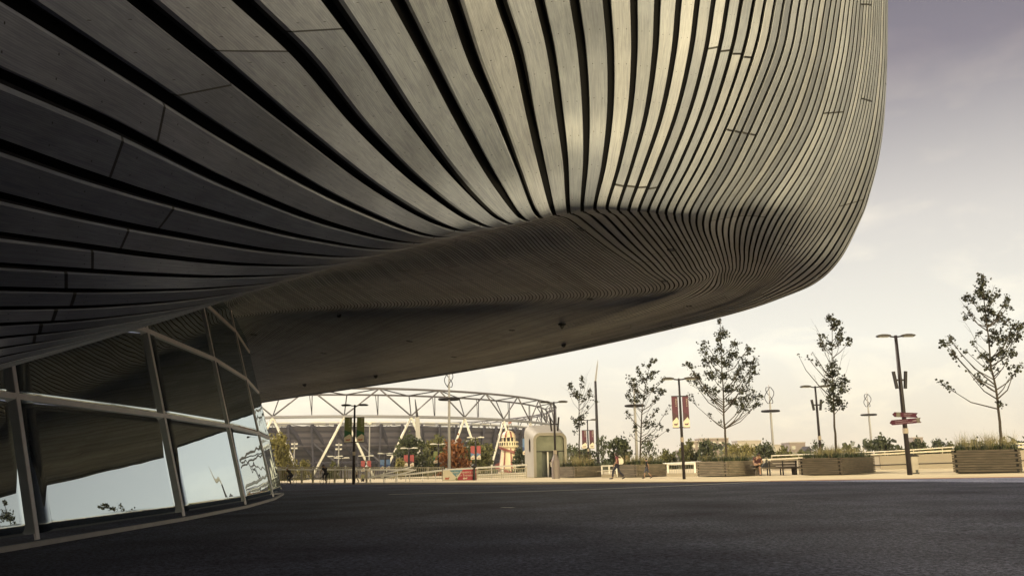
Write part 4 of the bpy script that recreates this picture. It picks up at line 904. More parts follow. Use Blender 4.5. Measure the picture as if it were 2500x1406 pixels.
# ------------------------------------------------------------------ parapet wall with rail, glazed railing pieces
M_parapet = mat('pale_parapet', (.36, .32, .27), .65, noise=.08, scale=.8); M_coping = mat('coping', (.66, .60, .48), .5)
def parapet():
    pts = [(1864, 1149.5, 1120), (2150, 1146, 1109), (2335, 1142.5, 1101.5), (2700, 1135, 1086)]
    P = [gp(a, b) for a, b, c in pts]; O = P[0]
    r_ = thing('parapet_wall', 'long pale panelled parapet wall with thin handrail on the right', 'wall', (O.x, O.y, 0))
    w = MB(); cp = MB(); sk = MB(); jt = MB()
    for i in range(len(P) - 1):
        a, b = P[i], P[i + 1]; ha = zat(pts[i][0], pts[i][2], a.y); hb = zat(pts[i + 1][0], pts[i + 1][2], b.y)
        d = (b - a).normalized(); n = Vector((-d.y, d.x, 0)); L_ = (b - a).length
        f = [a - O, b - O, b - O + n * .25, a - O + n * .25]; z0a, z0b = gz(a.x), gz(b.x)
        vs = [(f[0].x, f[0].y, z0a), (f[1].x, f[1].y, z0b), (f[2].x, f[2].y, z0b), (f[3].x, f[3].y, z0a), (f[0].x, f[0].y, ha - .09), (f[1].x, f[1].y, hb - .09), (f[2].x, f[2].y, hb - .09), (f[3].x, f[3].y, ha - .09)]
        w.add(vs, [(0, 3, 2, 1), (4, 5, 6, 7), (0, 1, 5, 4), (1, 2, 6, 5), (2, 3, 7, 6), (3, 0, 4, 7)])
        cp.bar(a - O + n * .12 + Vector((0, 0, ha - .045)), b - O + n * .12 + Vector((0, 0, hb - .045)), .36, .09)
        sk.bar(a - O - n * .02 + Vector((0, 0, z0a + .22)), b - O - n * .02 + Vector((0, 0, z0b + .22)), .05, .05)
        m_ = max(1, int(L_ / 1.75))
        for k in range(m_ + 1):
            t = k / m_; q = (a - O).lerp(b - O, t) - n * .006; za_, zb_ = z0a + (z0b - z0a) * t, ha + (hb - ha) * t - .1
            jt.bar(q + Vector((0, 0, za_ + .02)), q + Vector((0, 0, zb_)), .022, .02)
    w.build('panels', M_parapet, r_); cp.build('coping', M_coping, r_); sk.build('foot_rail', M_dksteel, r_); jt.build('panel_joints', mat('joint', (.12, .10, .09), .8), r_)
    rl = MB(); prev = None
    for px, tp in ((1884, 1112), (1950, 1109.5), (2020, 1107), (2090, 1104.5), (2160, 1101.5), (2230, 1097.5), (2300, 1092.5), (2350, 1089), (2600, 1077)):
        y = float(np.interp(px, [p_[0] for p_ in pts], [q.y for q in P])) + .25; z = zat(px, tp, y); x = atY(px, tp, y).x; q = Vector((x, y, z)) - Vector((O.x, O.y, 0))
        rl.tube([q - Vector((0, 0, .42)), q], .02, 5)
        if prev: rl.tube([prev, q], .035, 6)
        prev = q
    rl.build('handrail', M_coping, r_)
parapet()
def frame_rail(px0, px1, base0, base1, top0, top1, label, Y0, Y1, sill=True, two=False):
    a = atY(px0, base0, Y0); b = atY(px1, base1, Y1); za, zb = zat(px0, top0, Y0), zat(px1, top1, Y1); O = Vector((a.x, a.y, a.z)); r_ = thing('white_railing', label, 'railing', O)
    ta, tb = Vector((0, 0, za - O.z)), b - O + Vector((0, 0, zb - b.z)); k = MB(); k.bar(ta, tb, .10, .09)
    if two: k.bar(ta - Vector((0, 0, .28)), tb - Vector((0, 0, .28)), .07, .06)
    k.build('top_rail', M_white, r_)
    for t in (0.0, .5, 1.0) if two else (0.02, .98):
        q = Vector((0, 0, 0)).lerp(b - O, t); w = ta.lerp(tb, t); MB().bar(q, w, .09, .07).build('post', M_white, r_)
    if sill: MB().bar(Vector((0, -.05, .08)), b - O + Vector((0, -.05, .08)), .25, .20).build('sill', M_parapet, r_)
    k = MB()
    for i in range(1, 12):
        q = Vector((0, 0, .12)).lerp(b - O + Vector((0, 0, .12)), i / 12); w = ta.lerp(tb, i / 12); k.tube([q, w], .008, 4)
    k.build('wire_infill', M_greysteel, r_)
frame_rail(1630, 1699, 1162.5, 1162, 1133, 1131, 'white framed railing between the bannered lamp and the fullest tree planter', 51, 50)
frame_rail(1470, 1506, 1164, 1164, 1137, 1136, 'white two bar railing behind the pale slab bench', 57, 56.5, two=True)
# sloping white handrail beyond the planters
k = MB(); pts = [(1618, 1131.5), (1720, 1126.5), (1880, 1121)]
Pk = [atY(x, y, 62 - i * 2) for i, (x, y) in enumerate(pts)]; r_ = thing('ramp_handrail', 'white ramp handrail running behind the bannered lamp post and planters', 'railing', (Pk[0].x, Pk[0].y, gz(Pk[0].x)))
O = Vector((Pk[0].x, Pk[0].y, gz(Pk[0].x))); k.tube([q - O for q in Pk], .05, 6); k.build('rail', M_white, r_)
for q in Pk: MB().tube([Vector((q.x, q.y, gz(q.x))) - O, q - O], .03, 5).build('post', M_white, r_)
# ------------------------------------------------------------------ railings on the left, entrance banner, post
M_fence = mat('railing_paint', (.34, .31, .25), .5, metal=.2, noise=.15, scale=1)
def bar_fence(px0, px1, b0, b1, t0, t1, Y0, Y1, n, label, rails=(0.0,), m=M_fence, postevery=14):
    a, b = atY(px0, b0, Y0), atY(px1, b1, Y1); za, zb = zat(px0, t0, Y0), zat(px1, t1, Y1); O = a.copy(); r_ = thing('bar_railing', label, 'railing', O)
    d = b - a; f = MB()
    for i in range(n + 1):
        t = i / n; q = d * t; f.bar(q, q + Vector((0, 0, za + (zb - za) * t - (a.z + d.z * t))), .028, .03)
    tag(f.build('bars', m, r_), kind='stuff') if n > 100 else f.build('bars', m, r_)
    for i in range(0, n + 1, postevery):
        t = i / n; q = d * t + Vector((0, -.06, 0)); MB().bar(q, q + Vector((0, 0, za + (zb - za) * t - (a.z + d.z * t) + .04)), .08, .06).build('post', m, r_)
    f = MB()
    for dz in rails: f.bar(Vector((0, -.03, za - a.z - dz)), d + Vector((0, -.03, zb - b.z - dz)), .06, .06)
    f.bar(Vector((0, -.03, .10)), d + Vector((0, -.03, .10)), .05, .05); f.build('rails', m, r_)
    return r_, O
FR, FO = bar_fence(655, 1083, 1170, 1170, 1139, 1140, 66, 65, 92, 'long vertical bar railing in front of the stadium, left of the red banner', (0.03,))
hb = MB(); A_, B_ = atY(655, 1145.5, 65.7), atY(1010, 1146, 65); hb.bar(A_ - FO, B_ - FO, .10, .10); hb.build('handrail', M_white, FR)
bar_fence(1165, 1285, 1168, 1166, 1147, 1141, 64.5, 64, 28, 'vertical bar railing between the red banner and the pale kiosk', (0.03, .42))
def slope_rail(pxs, Y, label, rad=.05, post=True):
    P = [atY(x, y, Y) for x, y in pxs]; O = Vector((P[0].x, Y, gz(P[0].x))); r_ = thing('ramp_handrail', label, 'railing', O)
    MB().tube([q - O for q in P], rad, 6).build('rail', M_white, r_); L_ = sum((P[i + 1] - P[i]).length for i in range(len(P) - 1))
    for i in range(len(P) - 1):
        for j in range(3):
            q = P[i].lerp(P[i + 1], j / 3); MB().tube([Vector((q.x, q.y, min(gz(q.x), q.z - .1))) - O, q - O], .025, 4).build('post', M_white, r_)
slope_rail([(903, 1166), (1004, 1139.5)], 64.3, 'pale stair handrail climbing to the right in the bar railing, upper one')
slope_rail([(940, 1167), (1016, 1146)], 63.9, 'pale stair handrail climbing to the right in the bar railing, lower one')
slope_rail([(905, 1163), (1000, 1157), (1095, 1146), (1200, 1139.5), (1287, 1134)], 64.8, 'long white ramp handrail rising from the railing to the pale kiosk', .07)
k = MB(); Y = 66.5; Pa, Pb = atY(1167, 1160, Y), atY(1283, 1155, Y); rr_ = thing('ramp_kerb', 'bright white ramp kerb seen through the bars left of the kiosk', 'kerb', (Pa.x, Y, gz(Pa.x)))
k.bar(Vector((0, 0, Pa.z - gz(Pa.x))), Pb - Vector((Pa.x, Y, gz(Pa.x))), .3, .16); k.build('kerb_face', M_white, rr_)
def entrance_banner():
    Y = 63.2; a, b = atY(1081, 1169, Y), atY(1163, 1168, Y); z0 = gz(a.x) + .03; H = zat(1120, 1145.5, Y) - z0; W = b.x - a.x
    r_ = thing('entrance_banner', 'red and white banner reading London Aquatics Centre Main Entrance on the railing', 'banner', (a.x, Y, z0))
    s = .18
    MB().prism([(0, 0), (W, 0), (W, H), (.0, H * .93)], 0, .03).build('white_field', M_offw, r_)
    MB().prism([(W * .40, .01), (W * .995, .01), (W * .995, H * .99), (W * .60, H * .98)], -.012, -.004).build('red_field', mat('red_vinyl', (.33, .025, .05), .5), r_)
    MB().prism([(W * .20, H * .95), (W * .60, H * .98), (W * .40, H * .30)], -.010, -.003).build('blue_field', mat('teal_vinyl', (.10, .23, .32), .5), r_)
    MB().prism([(W * .40, .01), (W * .46, .01), (W * .41, H * .3), (W * .37, .1)], -.014, -.005).build('green_corner', M_green1, r_)
    lettering('London Aquatics Centre', H * .30, M_offw, r_, (W * .66, -.02, H * .76)); lettering('Main Entrance', H * .29, M_offw, r_, (W * .66, -.02, H * .47))
    ar = MB().prism([(-.16, 0), (-.04, .10), (-.04, .04), (.10, .04), (.16, .10), (.16, -.02), (.10, -.035), (-.04, -.035), (-.04, -.10)], -.02, -.015); o = ar.build('arrow', M_offw, r_); o.location = (W * .66, 0, H * .18)
    MB().prism([(W * .13 + u * .32, H * .22 + v * .26) for u, v in LOGO], -.012, -.004).build('emblem', M_logor, r_)
    f = MB(); f.bar((0, .05, -.02), (0, .05, H), .05); f.bar((W, .05, -.02), (W, .05, H), .05); f.build('frame', M_dksteel, r_)
entrance_banner()
g = gp(1167, 1168); r_ = thing('bollard_post', 'black post with round cap right of the red entrance banner', 'post', (g.x, 63, gz(g.x)))
H = zat(1166, 1137, 63) - gz(g.x); MB().tube([(0, 0, 0), (0, 0, H)], [.09, .07], 8).build('pole', M_black, r_); MB().lathe([(.03, -.16), (.15, -.1), (.19, 0), (.15, .1), (.03, .16)], c=(0, 0, H), n=12).build('cap', M_black, r_, smooth=True)
# low bollards behind the railing
for i, px in enumerate((682, 737, 764, 817, 842, 895)):
    c = atY(px, 1168, 67.5); r_ = thing('bollard', 'pale bollard behind the left bar railing', 'bollard', (c.x, 67.5, 0), 0, 'pale bollards behind the left bar railing')
    MB().tube([(0, 0, gz(c.x)), (0, 0, .95)], .08, 8).build('shaft', M_fence, r_); MB().lathe([(.02, -.12), (.11, -.05), (.12, .03), (.03, .12)], c=(0, 0, 1.02), n=10).build('globe', M_white, r_)
# litter bin
def bin_():
    g = gp(2233, 1153.5); Y = 44.5; c = atY(2233, 1153, Y); z0 = gz(c.x); H = zat(2233, 1108, Y) - z0; w = 17 * Y / F
    r_ = thing('litter_bin', 'grey litter bin with hooded lid beside the nearest lamp post', 'bin', (c.x, Y, z0))
    MB().box((0, 0, H * .46), (w, w * .9, H * .84), bev=.03).build('body', mat('bin_steel', (.26, .235, .21), .5, metal=.3, noise=.2, scale=3), r_)
    MB().box((.02, 0, .045), (w * .9, w * .8, .09)).build('plinth', M_black, r_)
    MB().prism([(-w * .58, H * .88), (w * .6, H * .88), (w * .56, H * .94), (w * .1, H), (-w * .1, H), (-w * .54, H * .95)], -w * .5, w * .5).build('lid', M_dksteel, r_)
    MB().box((w * .14, -w * .455, H * .13), (w * .35, .02, H * .16)).build('foot_hatch', M_black, r_)
bin_()
# ------------------------------------------------------------------ young plane trees in the planters
LEAFP = [(0, 0), (.30, .16), (.55, .5), (.34, .62), (.0, 1.0), (-.34, .62), (-.55, .5), (-.30, .16)]
def rnd_dir():
    while True:
        v = Vector((random.uniform(-1, 1), random.uniform(-1, 1), random.uniform(-1, 1)))
        if .01 < v.length < 1: return v.normalized()
def add_leaf(mb, q, s):
    t = rnd_dir(); t.z -= .35; t.normalize(); a = t.cross(rnd_dir()); a.normalize(); b = len(mb.v)
    nrm = t.cross(a)
    for u, v in LEAFP: mb.v.append(tuple(q + a * (u * s) + t * (v * s) + nrm * (abs(u) * s * .25)))
    mb.f.append(tuple(range(b, b + 8))); mb.mi.append(0)
def young_tree(trunk, clumps, Y, label, zoom, seed, leaf=.12, dens=1.0, name='young_plane_tree', base=None, bare=0):
    random.seed(seed); ox, oy, k = zoom
    T = [(ox + x * k, oy + y * k) for x, y in trunk]; P = [atY(x, y, Y) for x, y in T]
    if base is not None: P[0] = Vector((P[0].x, Y, base))
    O = P[0].copy(); r_ = thing(name, label, 'tree', O, 0, 'young trees in the timber planters')
    P = [q - O for q in P]
    for i in range(1, len(P)): P[i].y += random.uniform(-.05, .05)
    # resample trunk
    def on(t):
        f = t * (len(P) - 1); i = min(int(f), len(P) - 2); return P[i].lerp(P[i + 1], f - i)
    H = P[-1].z; r0_ = .062 * (H / 6) ** .5
    tr = MB(); n = 16; tr.tube([on(i / n) + Vector((random.uniform(-.02, .02), random.uniform(-.02, .02), 0)) * (i > 0) for i in range(n + 1)], [r0_ * (1 - .86 * i / n) for i in range(n + 1)], 7)
    lv = MB(); pm = Y / F
    zs = [on(i / 60).z for i in range(61)]
    def limb(a, b, r, twig=False):
        L_ = (b - a).length; m1 = a.lerp(b, .45) + Vector((0, 0, -.10 * L_)) + rnd_dir() * .03 * L_; m2 = a.lerp(b, .75) + Vector((0, 0, -.05 * L_)) + rnd_dir() * .03 * L_
        pts = [a, m1, m2, b]; tr.tube(pts, [r, r * .75, r * .5, r * .25], 4, caps=False); return pts
    for (cx, cy, rx, ry) in clumps:
        w = atY(ox + cx * k, oy + cy * k, Y) - O; R_x, R_z = 1.22 * rx * k * pm, 1.22 * ry * k * pm
        near = min(range(61), key=lambda i: abs(zs[i] - w.z)); ax = on(near / 60); off = abs(w.x - ax.x)
        w = atY(ox + cx * k, oy + cy * k, Y + random.uniform(-1, 1) * (off * .9 + .12)) - O
        rise = max(.25, off * random.uniform(.9, 1.35)); zt = max(H * .22, w.z - rise)
        ia = min(range(61), key=lambda i: abs(zs[i] - zt)); A0 = on(ia / 60)
        pts = limb(A0, w, r0_ * (.22 + .25 * min(1, off / 1.2)))
        nl = max(4, int(dens * 7.8 * (rx * k) * (ry * k) * 3.14 * (pm ** 2) / (leaf * leaf)))
        ntw = max(3, int(nl / 7)); tips = []
        for _ in range(ntw):
            d = rnd_dir(); e = w + Vector((d.x * R_x, d.y * (R_x + R_z) * .5, d.z * R_z)) * random.uniform(.5, 1.05)
            s = pts[random.choice((2, 3, 3))]; tr.tube([s, s.lerp(e, .55) + rnd_dir() * .04, e], [r0_ * .10, r0_ * .07, r0_ * .035], 3, caps=False); tips.append((s, e))
        for _ in range(int(nl * .22)):
            u = random.uniform(.5, 1.0); add_leaf(lv, pts[1].lerp(pts[3], u) + rnd_dir() * leaf * 1.3, leaf * random.uniform(.6, 1.0))
        for _ in range(nl):
            s, e = random.choice(tips); t = random.uniform(.35, 1.08); add_leaf(lv, s.lerp(e, t) + rnd_dir() * leaf * .55, leaf * random.uniform(.45, 1.15))
    for _ in range(bare):                                     # leafless whips
        i = random.uniform(.35, .8); a = on(i); d = Vector((random.choice((-1, 1)) * random.uniform(.4, .75), random.uniform(-.5, .5), 1)).normalized()
        ln = random.uniform(.9, 1.9); e = a + d * ln + Vector((0, 0, .3)); q = limb(a, e, r0_ * .2)
        for _ in range(3):
            s = q[1].lerp(q[3], random.random()); tr.tube([s, s + (d + rnd_dir() * .6) * random.uniform(.3, .6)], [r0_ * .08, r0_ * .03], 3, caps=False)
    tr.build('trunk', M_bark, r_); lv.build('crown', M_leaf, r_)
Z5 = (1640, 760, 460 / 1470); Z4 = (1360, 840, 360 / 1406); Z6 = (1940, 640, 560 / 1406)
young_tree([(215,1150),(212,950),(210,700),(212,500),(240,320)], [(240,330,25,40),(240,395,25,25),(120,400,30,40),(175,460,40,45),(220,490,40,30),(260,510,30,30),(320,450,30,35),(320,495,25,20),(370,540,18,18),(285,610,18,20),(285,650,15,20),(230,690,40,30),(180,730,30,40),(225,760,40,30),(150,700,15,20),(190,790,30,20),(170,830,25,20),(110,390,18,18)], P1[2].y, 'thin young tree by the pale kiosk, the sparsest of the row', Z4, 11, .13, .62, base=P1[2].z, bare=8)
young_tree([(790,1150),(795,960),(800,780),(818,560),(850,350),(900,150)], [(930,150,40,30),(890,190,30,40),(830,190,20,25),(775,225,25,15),(780,270,35,40),(680,310,30,25),(680,370,35,30),(740,350,45,40),(820,340,50,50),(890,300,50,50),(940,270,30,40),(1015,330,30,40),(1000,440,40,50),(930,420,50,50),(860,430,40,40),(750,430,50,40),(665,475,35,40),(700,520,40,30),(770,520,40,50),(820,510,40,40),(950,520,40,40),(660,640,25,25),(690,680,30,20),(740,770,40,30),(955,630,40,25),(930,660,30,20),(860,770,50,30),(930,760,50,30),(1000,780,40,20),(1060,810,30,15),(745,830,20,20),(880,870,20,15),(935,880,25,15),(1075,600,30,25),(850,720,30,30),(700,860,15,10)], P2[2].y, 'young tree with loose leafy crown rising behind the boy', Z4, 12, .13, .50, base=P2[2].z, bare=5)
young_tree([(428,1170),(418,980),(410,850),(402,650),(392,420),(380,200),(374,50)], [(375,75,18,35),(400,170,55,60),(360,210,40,40),(500,240,40,40),(255,245,40,30),(240,310,40,30),(380,290,50,50),(480,330,60,50),(590,300,45,40),(330,370,60,50),(250,390,50,40),(120,410,30,30),(150,440,40,25),(430,400,70,50),(560,400,60,50),(640,400,40,50),(200,500,60,40),(300,480,60,50),(400,500,60,50),(520,490,70,50),(620,490,60,50),(160,540,40,40),(250,600,50,40),(330,620,50,40),(450,600,60,50),(560,590,60,50),(130,650,25,30),(480,690,60,50),(580,680,50,50),(640,640,50,40),(690,660,35,30),(560,750,60,40),(660,720,40,30),(280,800,25,15),(375,855,15,15),(330,700,30,20)], P3[2].y, 'fullest young tree, a wide pointed crown above the seated man', Z5, 13, .125, .56, base=P3[2].z, bare=3)
young_tree([(1280,1100),(1272,940),(1265,780),(1258,560),(1253,300),(1250,20)], [(1240,60,40,50),(1290,80,45,50),(1270,120,45,40),(1310,170,40,40),(1310,220,40,30),(1175,190,40,25),(1160,260,45,35),(1230,260,40,30),(1385,225,28,35),(1300,245,30,20),(1130,395,22,15),(1095,320,12,10),(990,345,15,8),(1055,350,18,10),(1270,400,35,30),(1240,440,40,40),(1280,480,40,40),(1230,500,30,40),(1340,520,40,40),(1200,540,35,25),(1270,560,50,40),(1330,590,50,40),(1250,620,45,40),(1220,690,40,40),(1300,680,50,50),(1250,740,40,40),(1320,730,30,40),(1165,530,12,12)], P4[2].y, 'slender young tree with bare middle branches right of the long bench', Z5, 14, .135, .62, base=P4[2].z, bare=14)
young_tree([(1274,1150),(1262,1000),(1235,800),(1205,640),(1180,400),(1155,170),(1158,70)], [(1160,80,25,20),(1145,120,45,40),(1130,180,45,40),(1165,200,35,40),(1045,205,30,20),(1080,215,40,20),(1240,190,35,30),(1215,240,30,30),(1300,220,40,30),(1310,270,30,25),(1150,290,30,30),(1200,300,40,40),(1060,320,35,30),(1045,270,12,15),(1300,360,40,30),(1340,400,50,30),(1395,380,30,50),(1180,350,35,40),(1250,340,40,40),(1130,440,25,25),(1080,490,15,15),(1230,440,40,40),(1270,480,40,40),(1320,450,40,40),(1370,440,40,40),(1200,480,30,40),(1340,530,40,30),(1270,550,40,40),(950,460,25,15),(910,490,35,25),(950,480,30,20),(975,565,35,25),(1045,540,15,15),(1150,560,30,30),(1200,600,40,30),(1180,640,30,20),(1365,650,40,30),(1385,630,20,12),(900,740,30,30),(1120,700,30,25),(1150,720,20,20),(1270,860,25,25),(1330,690,12,12),(1240,650,15,15),(1300,600,20,12),(1060,660,10,10)], P5[2].y, 'tallest leaning young tree at the right edge of the plaza', Z6, 15, .14, .60, base=P5[2].z, bare=6)
# ------------------------------------------------------------------ park trees beyond the railings
def crown_tree(seed, m, name, shape=1.0, nl=900, ls=.34):
    """prototype: unit tree about 8 m tall and 6 m wide"""
    random.seed(seed); r_ = bpy.data.objects.new(name, None); col.objects.link(r_)
    tr = MB(); tr.tube([(0, 0, 0), (.1, 0, 2), (0, .1, 4), (.1, 0, 7)], [.2, .16, .1, .03], 6); lv = MB(); cl = []
    for _ in range(46):
        z = random.uniform(1.0, 7.6); w = 2.9 * (math.sin(math.pi * min(1, max(.0, (z - .4) / 7.6)) ** shape)) ** .6
        a = random.uniform(0, 6.283); d = w * math.sqrt(random.random()); cl.append(Vector((d * math.cos(a), d * math.sin(a), z)))
    for c in cl:
        tr.tube([(0, 0, max(1, c.z - 1.2)), c], [.06, .02], 4, caps=False); rr = random.uniform(.55, .95)
        for _ in range(nl // 46):
            q = c + Vector((random.gauss(0, rr * .55), random.gauss(0, rr * .55), random.gauss(0, rr * .45))); n_ = rnd_dir(); a_ = n_.cross(rnd_dir()).normalized(); b_ = n_.cross(a_); s = ls * random.uniform(.6, 1.2); i0 = len(lv.v)
            for u, v in ((-.5, -.3), (.2, -.5), (.55, .1), (.1, .5), (-.5, .35)): lv.v.append(tuple(q + a_ * (u * s) + b_ * (v * s)))
            lv.f.append(tuple(range(i0, i0 + 5))); lv.mi.append(0)
    tr.build('trunk', M_bark, r_); lv.build('crown', m, r_); return r_
PROTO = {'A': crown_tree(1, M_leafA, 'park_tree', 1.0, 3000, .40), 'B': crown_tree(2, M_leafB, 'park_tree', 1.1, 2800, .42), 'C': crown_tree(3, M_leafC, 'autumn_tree', .9, 3000, .36), 'D': crown_tree(4, M_leafD, 'park_tree', 1.0, 2600, .38), 'E': crown_tree(5, M_leafB, 'park_tree', 1.3, 700, .36)}
used = set()
def park_tree(kind, px, top_py, w, Y, label, zb=-3.5):
    src = PROTO[kind]; o = src if kind not in used else copy_tree(src); used.add(kind)
    c = atY(px, 1140, Y); H = zat(px, top_py, Y) - zb; W = w * Y / F
    o.location = (c.x, Y, zb); o.scale = (W / 5.0, W / 5.0, H / 7.9); o.rotation_euler = (0, 0, random.uniform(0, 6)); tag(o, label, 'tree', 'park trees beyond the plaza')
random.seed(77)
for a in [('D', 678, 1060, 66, 120, 'yellow green tree at the foot of the glass corner'), ('D', 742, 1124, 34, 112, 'small yellowish bush tree behind the left bar railing, nearer the glass'), ('A', 812, 1126, 30, 112, 'small bush tree just left of the green bannered post'),
          ('B', 1003, 1070, 70, 125, 'round dark green tree in front of the stadium'), ('A', 1062, 1061, 60, 140, 'green tree partly hidden behind the orange tree'), ('C', 1105, 1074, 68, 118, 'orange autumn tree in front of the stadium'),
          ('A', 1168, 1070, 78, 128, 'leafy green tree between the orange tree and the helter skelter'), ('B', 1272, 1098, 40, 112, 'dark spiky tree at the foot of the helter skelter by the kiosk'), ('D', 975, 1120, 32, 115, 'low yellowish tree left of the round dark tree'),
          ('E', 1399, 1085, 46, 105, 'thin leafed tree behind the sparsest young tree'), ('B', 1432, 1098, 60, 120, 'dark tree behind the smaller maroon bannered lamp'), ('E', 1471, 1066, 36, 108, 'airy pale tree right of the slender mast'),
          ('B', 1512, 1073, 66, 112, 'dense dark tree behind the walking woman'), ('E', 1585, 1072, 44, 104, 'loose tree behind the boy'), ('A', 1624, 1096, 50, 118, 'low tree left of the tall maroon bannered lamp'),
          ('A', 1683, 1072, 48, 115, 'tree just right of the tall maroon bannered lamp'), ('B', 1730, 1078, 52, 112, 'dark conical tree left of the fullest young tree'), ('D', 1793, 1088, 60, 116, 'yellowish tree right of the fullest young tree trunk'), ('D', 1828, 1086, 54, 120, 'yellowish tree above the seated man'),
          ('B', 1871, 1086, 52, 108, 'dark bushy tree left of the ring lit mast'), ('A', 1912, 1088, 46, 112, 'green tree right of the ring lit mast'), ('A', 1955, 1098, 44, 118, 'low green tree before the square flats'), ('E', 2002, 1076, 40, 100, 'loose tree behind the lamp with speakers'), ('A', 2075, 1084, 60, 110, 'green tree behind the grey planter grasses'),
          ('B', 2152, 1072, 62, 118, 'dark tree left of the nearest lamp post'), ('A', 2196, 1088, 36, 125, 'small tree just left of the nearest lamp post'), ('B', 2243, 1078, 42, 122, 'dark tree above the litter bin'), ('A', 2266, 1080, 42, 130, 'green tree in front of the far tower block'), ('B', 2298, 1076, 36, 124, 'dark narrow tree left of the dark planter'), ('A', 2325, 1078, 40, 124, 'green tree behind the left end of the dark planter'), ('B', 2380, 1080, 70, 130, 'dark tree behind the dark planter grasses'), ('A', 2470, 1074, 70, 130, 'green tree behind the leaning young tree')]:
    park_tree(*a)
# far belt of woodland that reads as one mass
random.seed(9); wd = MB()
for _ in range(2600):
    x = random.uniform(-20, 210); y = 260 + random.uniform(0, 30); z = -3.5 + random.random() ** .7 * (5.6 + 2.2 * math.sin(x * .13) + 1.5 * math.sin(x * .41 + 1)) + .011 * max(0, x - 60)
    n_ = rnd_dir(); a_ = n_.cross(rnd_dir()).normalized(); b_ = n_.cross(a_); s = random.uniform(.9, 2.0); q = Vector((x, y, z))
    wd.add([q + a_ * (u * s) + b_ * (v * s) for u, v in ((-.5, -.3), (.2, -.5), (.55, .1), (.1, .5), (-.5, .35))], [(0, 1, 2, 3, 4)])
tag(wd.build('far_woodland', M_leafB), label='far belt of low woodland along the horizon', cat='trees', kind='stuff')
# ------------------------------------------------------------------ far flats
M_brick = mat('far_brick', (.20, .16, .145), .8, noise=.15, scale=.2); M_render = mat('far_render', (.36, .32, .29), .8, noise=.1, scale=.2); M_win = mat('far_window', (.05, .055, .07), .2)
def block(boxes, Y, label, m):
    x0 = min(b[0] for b in boxes); c = atY(x0, 1120, Y); r_ = thing('apartment_block', label, 'building', (c.x, Y, -3.5), 0, 'far apartment blocks on the horizon')
    pm = Y / F
    for k, (a, b, t) in enumerate(boxes):
        W = (b - a) * pm; H = zat(a, t, Y) + 3.5; x = (a - x0) * pm
        w = MB().box((x + W / 2, 6 + k * .4, H / 2), (W, 12, H)).build('wall', m, r_)
        nx = max(2, int(W / 2.6)); nz = int(H / 3)
        for i in range(nx):
            for j in range(1, nz):
                if (i * 7 + j * 3 + k) % 5 and j < 5: MB().box((x + (i + .5) * W / nx, k * .4 - .02, H - 2.0 - (j - 1) * 3), (W / nx * .5, .08, 1.5)).build('window', M_win, w)
        MB().box((x + W / 2, 6 + k * .4, H + .2), (W + .5, 12.5, .4)).build('roof_edge', M_render, r_)
block([(1662, 1692, 1100), (1690, 1714, 1078), (1711, 1780, 1071)], 420, 'stepped far apartment block behind the fullest young tree', M_brick)
block([(1803, 1860, 1077), (1858, 1925, 1087)], 450, 'far pale flats left of the ring lit mast', M_render)
block([(1930, 1968, 1081)], 400, 'square far flats behind the slender young tree', M_brick)
block([(2234, 2258, 1068)], 620, 'far tower block above the litter bin', M_brick)
Y = 380; c = atY(1968, 1120, Y); r_ = thing('house', 'small far house with pitched roof right of the square flats', 'house', (c.x, Y, -3.5)); W = 17 * Y / F; H = zat(1970, 1100, Y) + 3.5
MB().box((W / 2, 4, H / 2), (W, 8, H)).build('wall', M_brick, r_); MB().prism([(-.3, H), (W + .3, H), (W / 2, H + 1.9)], -.3, 8.3).build('roof', M_dksteel, r_)
# ------------------------------------------------------------------ people
M_skin = mat('skin', (.27, .16, .11), .6); M_hair = mat('dark_hair', (.018, .014, .012), .6); M_hairl = mat('fair_hair', (.34, .25, .13), .6)
def skin_mesh(name, verts, edges, rads, m, parent, sub=2, extra=None, root=0):
    me = bpy.data.meshes.new(name); me.from_pydata(verts, edges, [])
    o = bpy.data.objects.new(name, me); col.objects.link(o)
    md = o.modifiers.new('s', 'SKIN'); md.use_smooth_shade = True
    for i, r in enumerate(rads):
        r = r if isinstance(r, tuple) else (r, r); me.skin_vertices[0].data[i].radius = r; me.skin_vertices[0].data[i].use_root = (i == root)
    sb = o.modifiers.new('b', 'SUBSURF'); sb.levels = sub; sb.render_levels = sub
    dg = bpy.context.evaluated_depsgraph_get(); dg.update(); me2 = bpy.data.meshes.new_from_object(o.evaluated_get(dg)); me2.name = name
    col.objects.unlink(o); bpy.data.objects.remove(o)
    if extra is not None:
        bm = bmesh.new(); bm.from_mesh(me2); t = bpy.data.meshes.new('t'); t.from_pydata(extra.v, [], extra.f); bm.from_mesh(t); bm.to_mesh(me2); bm.free(); bpy.data.meshes.remove(t)
    me2.materials.clear(); me2.materials.append(m); me2.shade_smooth()
    return new_obj(name, me2, None, parent)
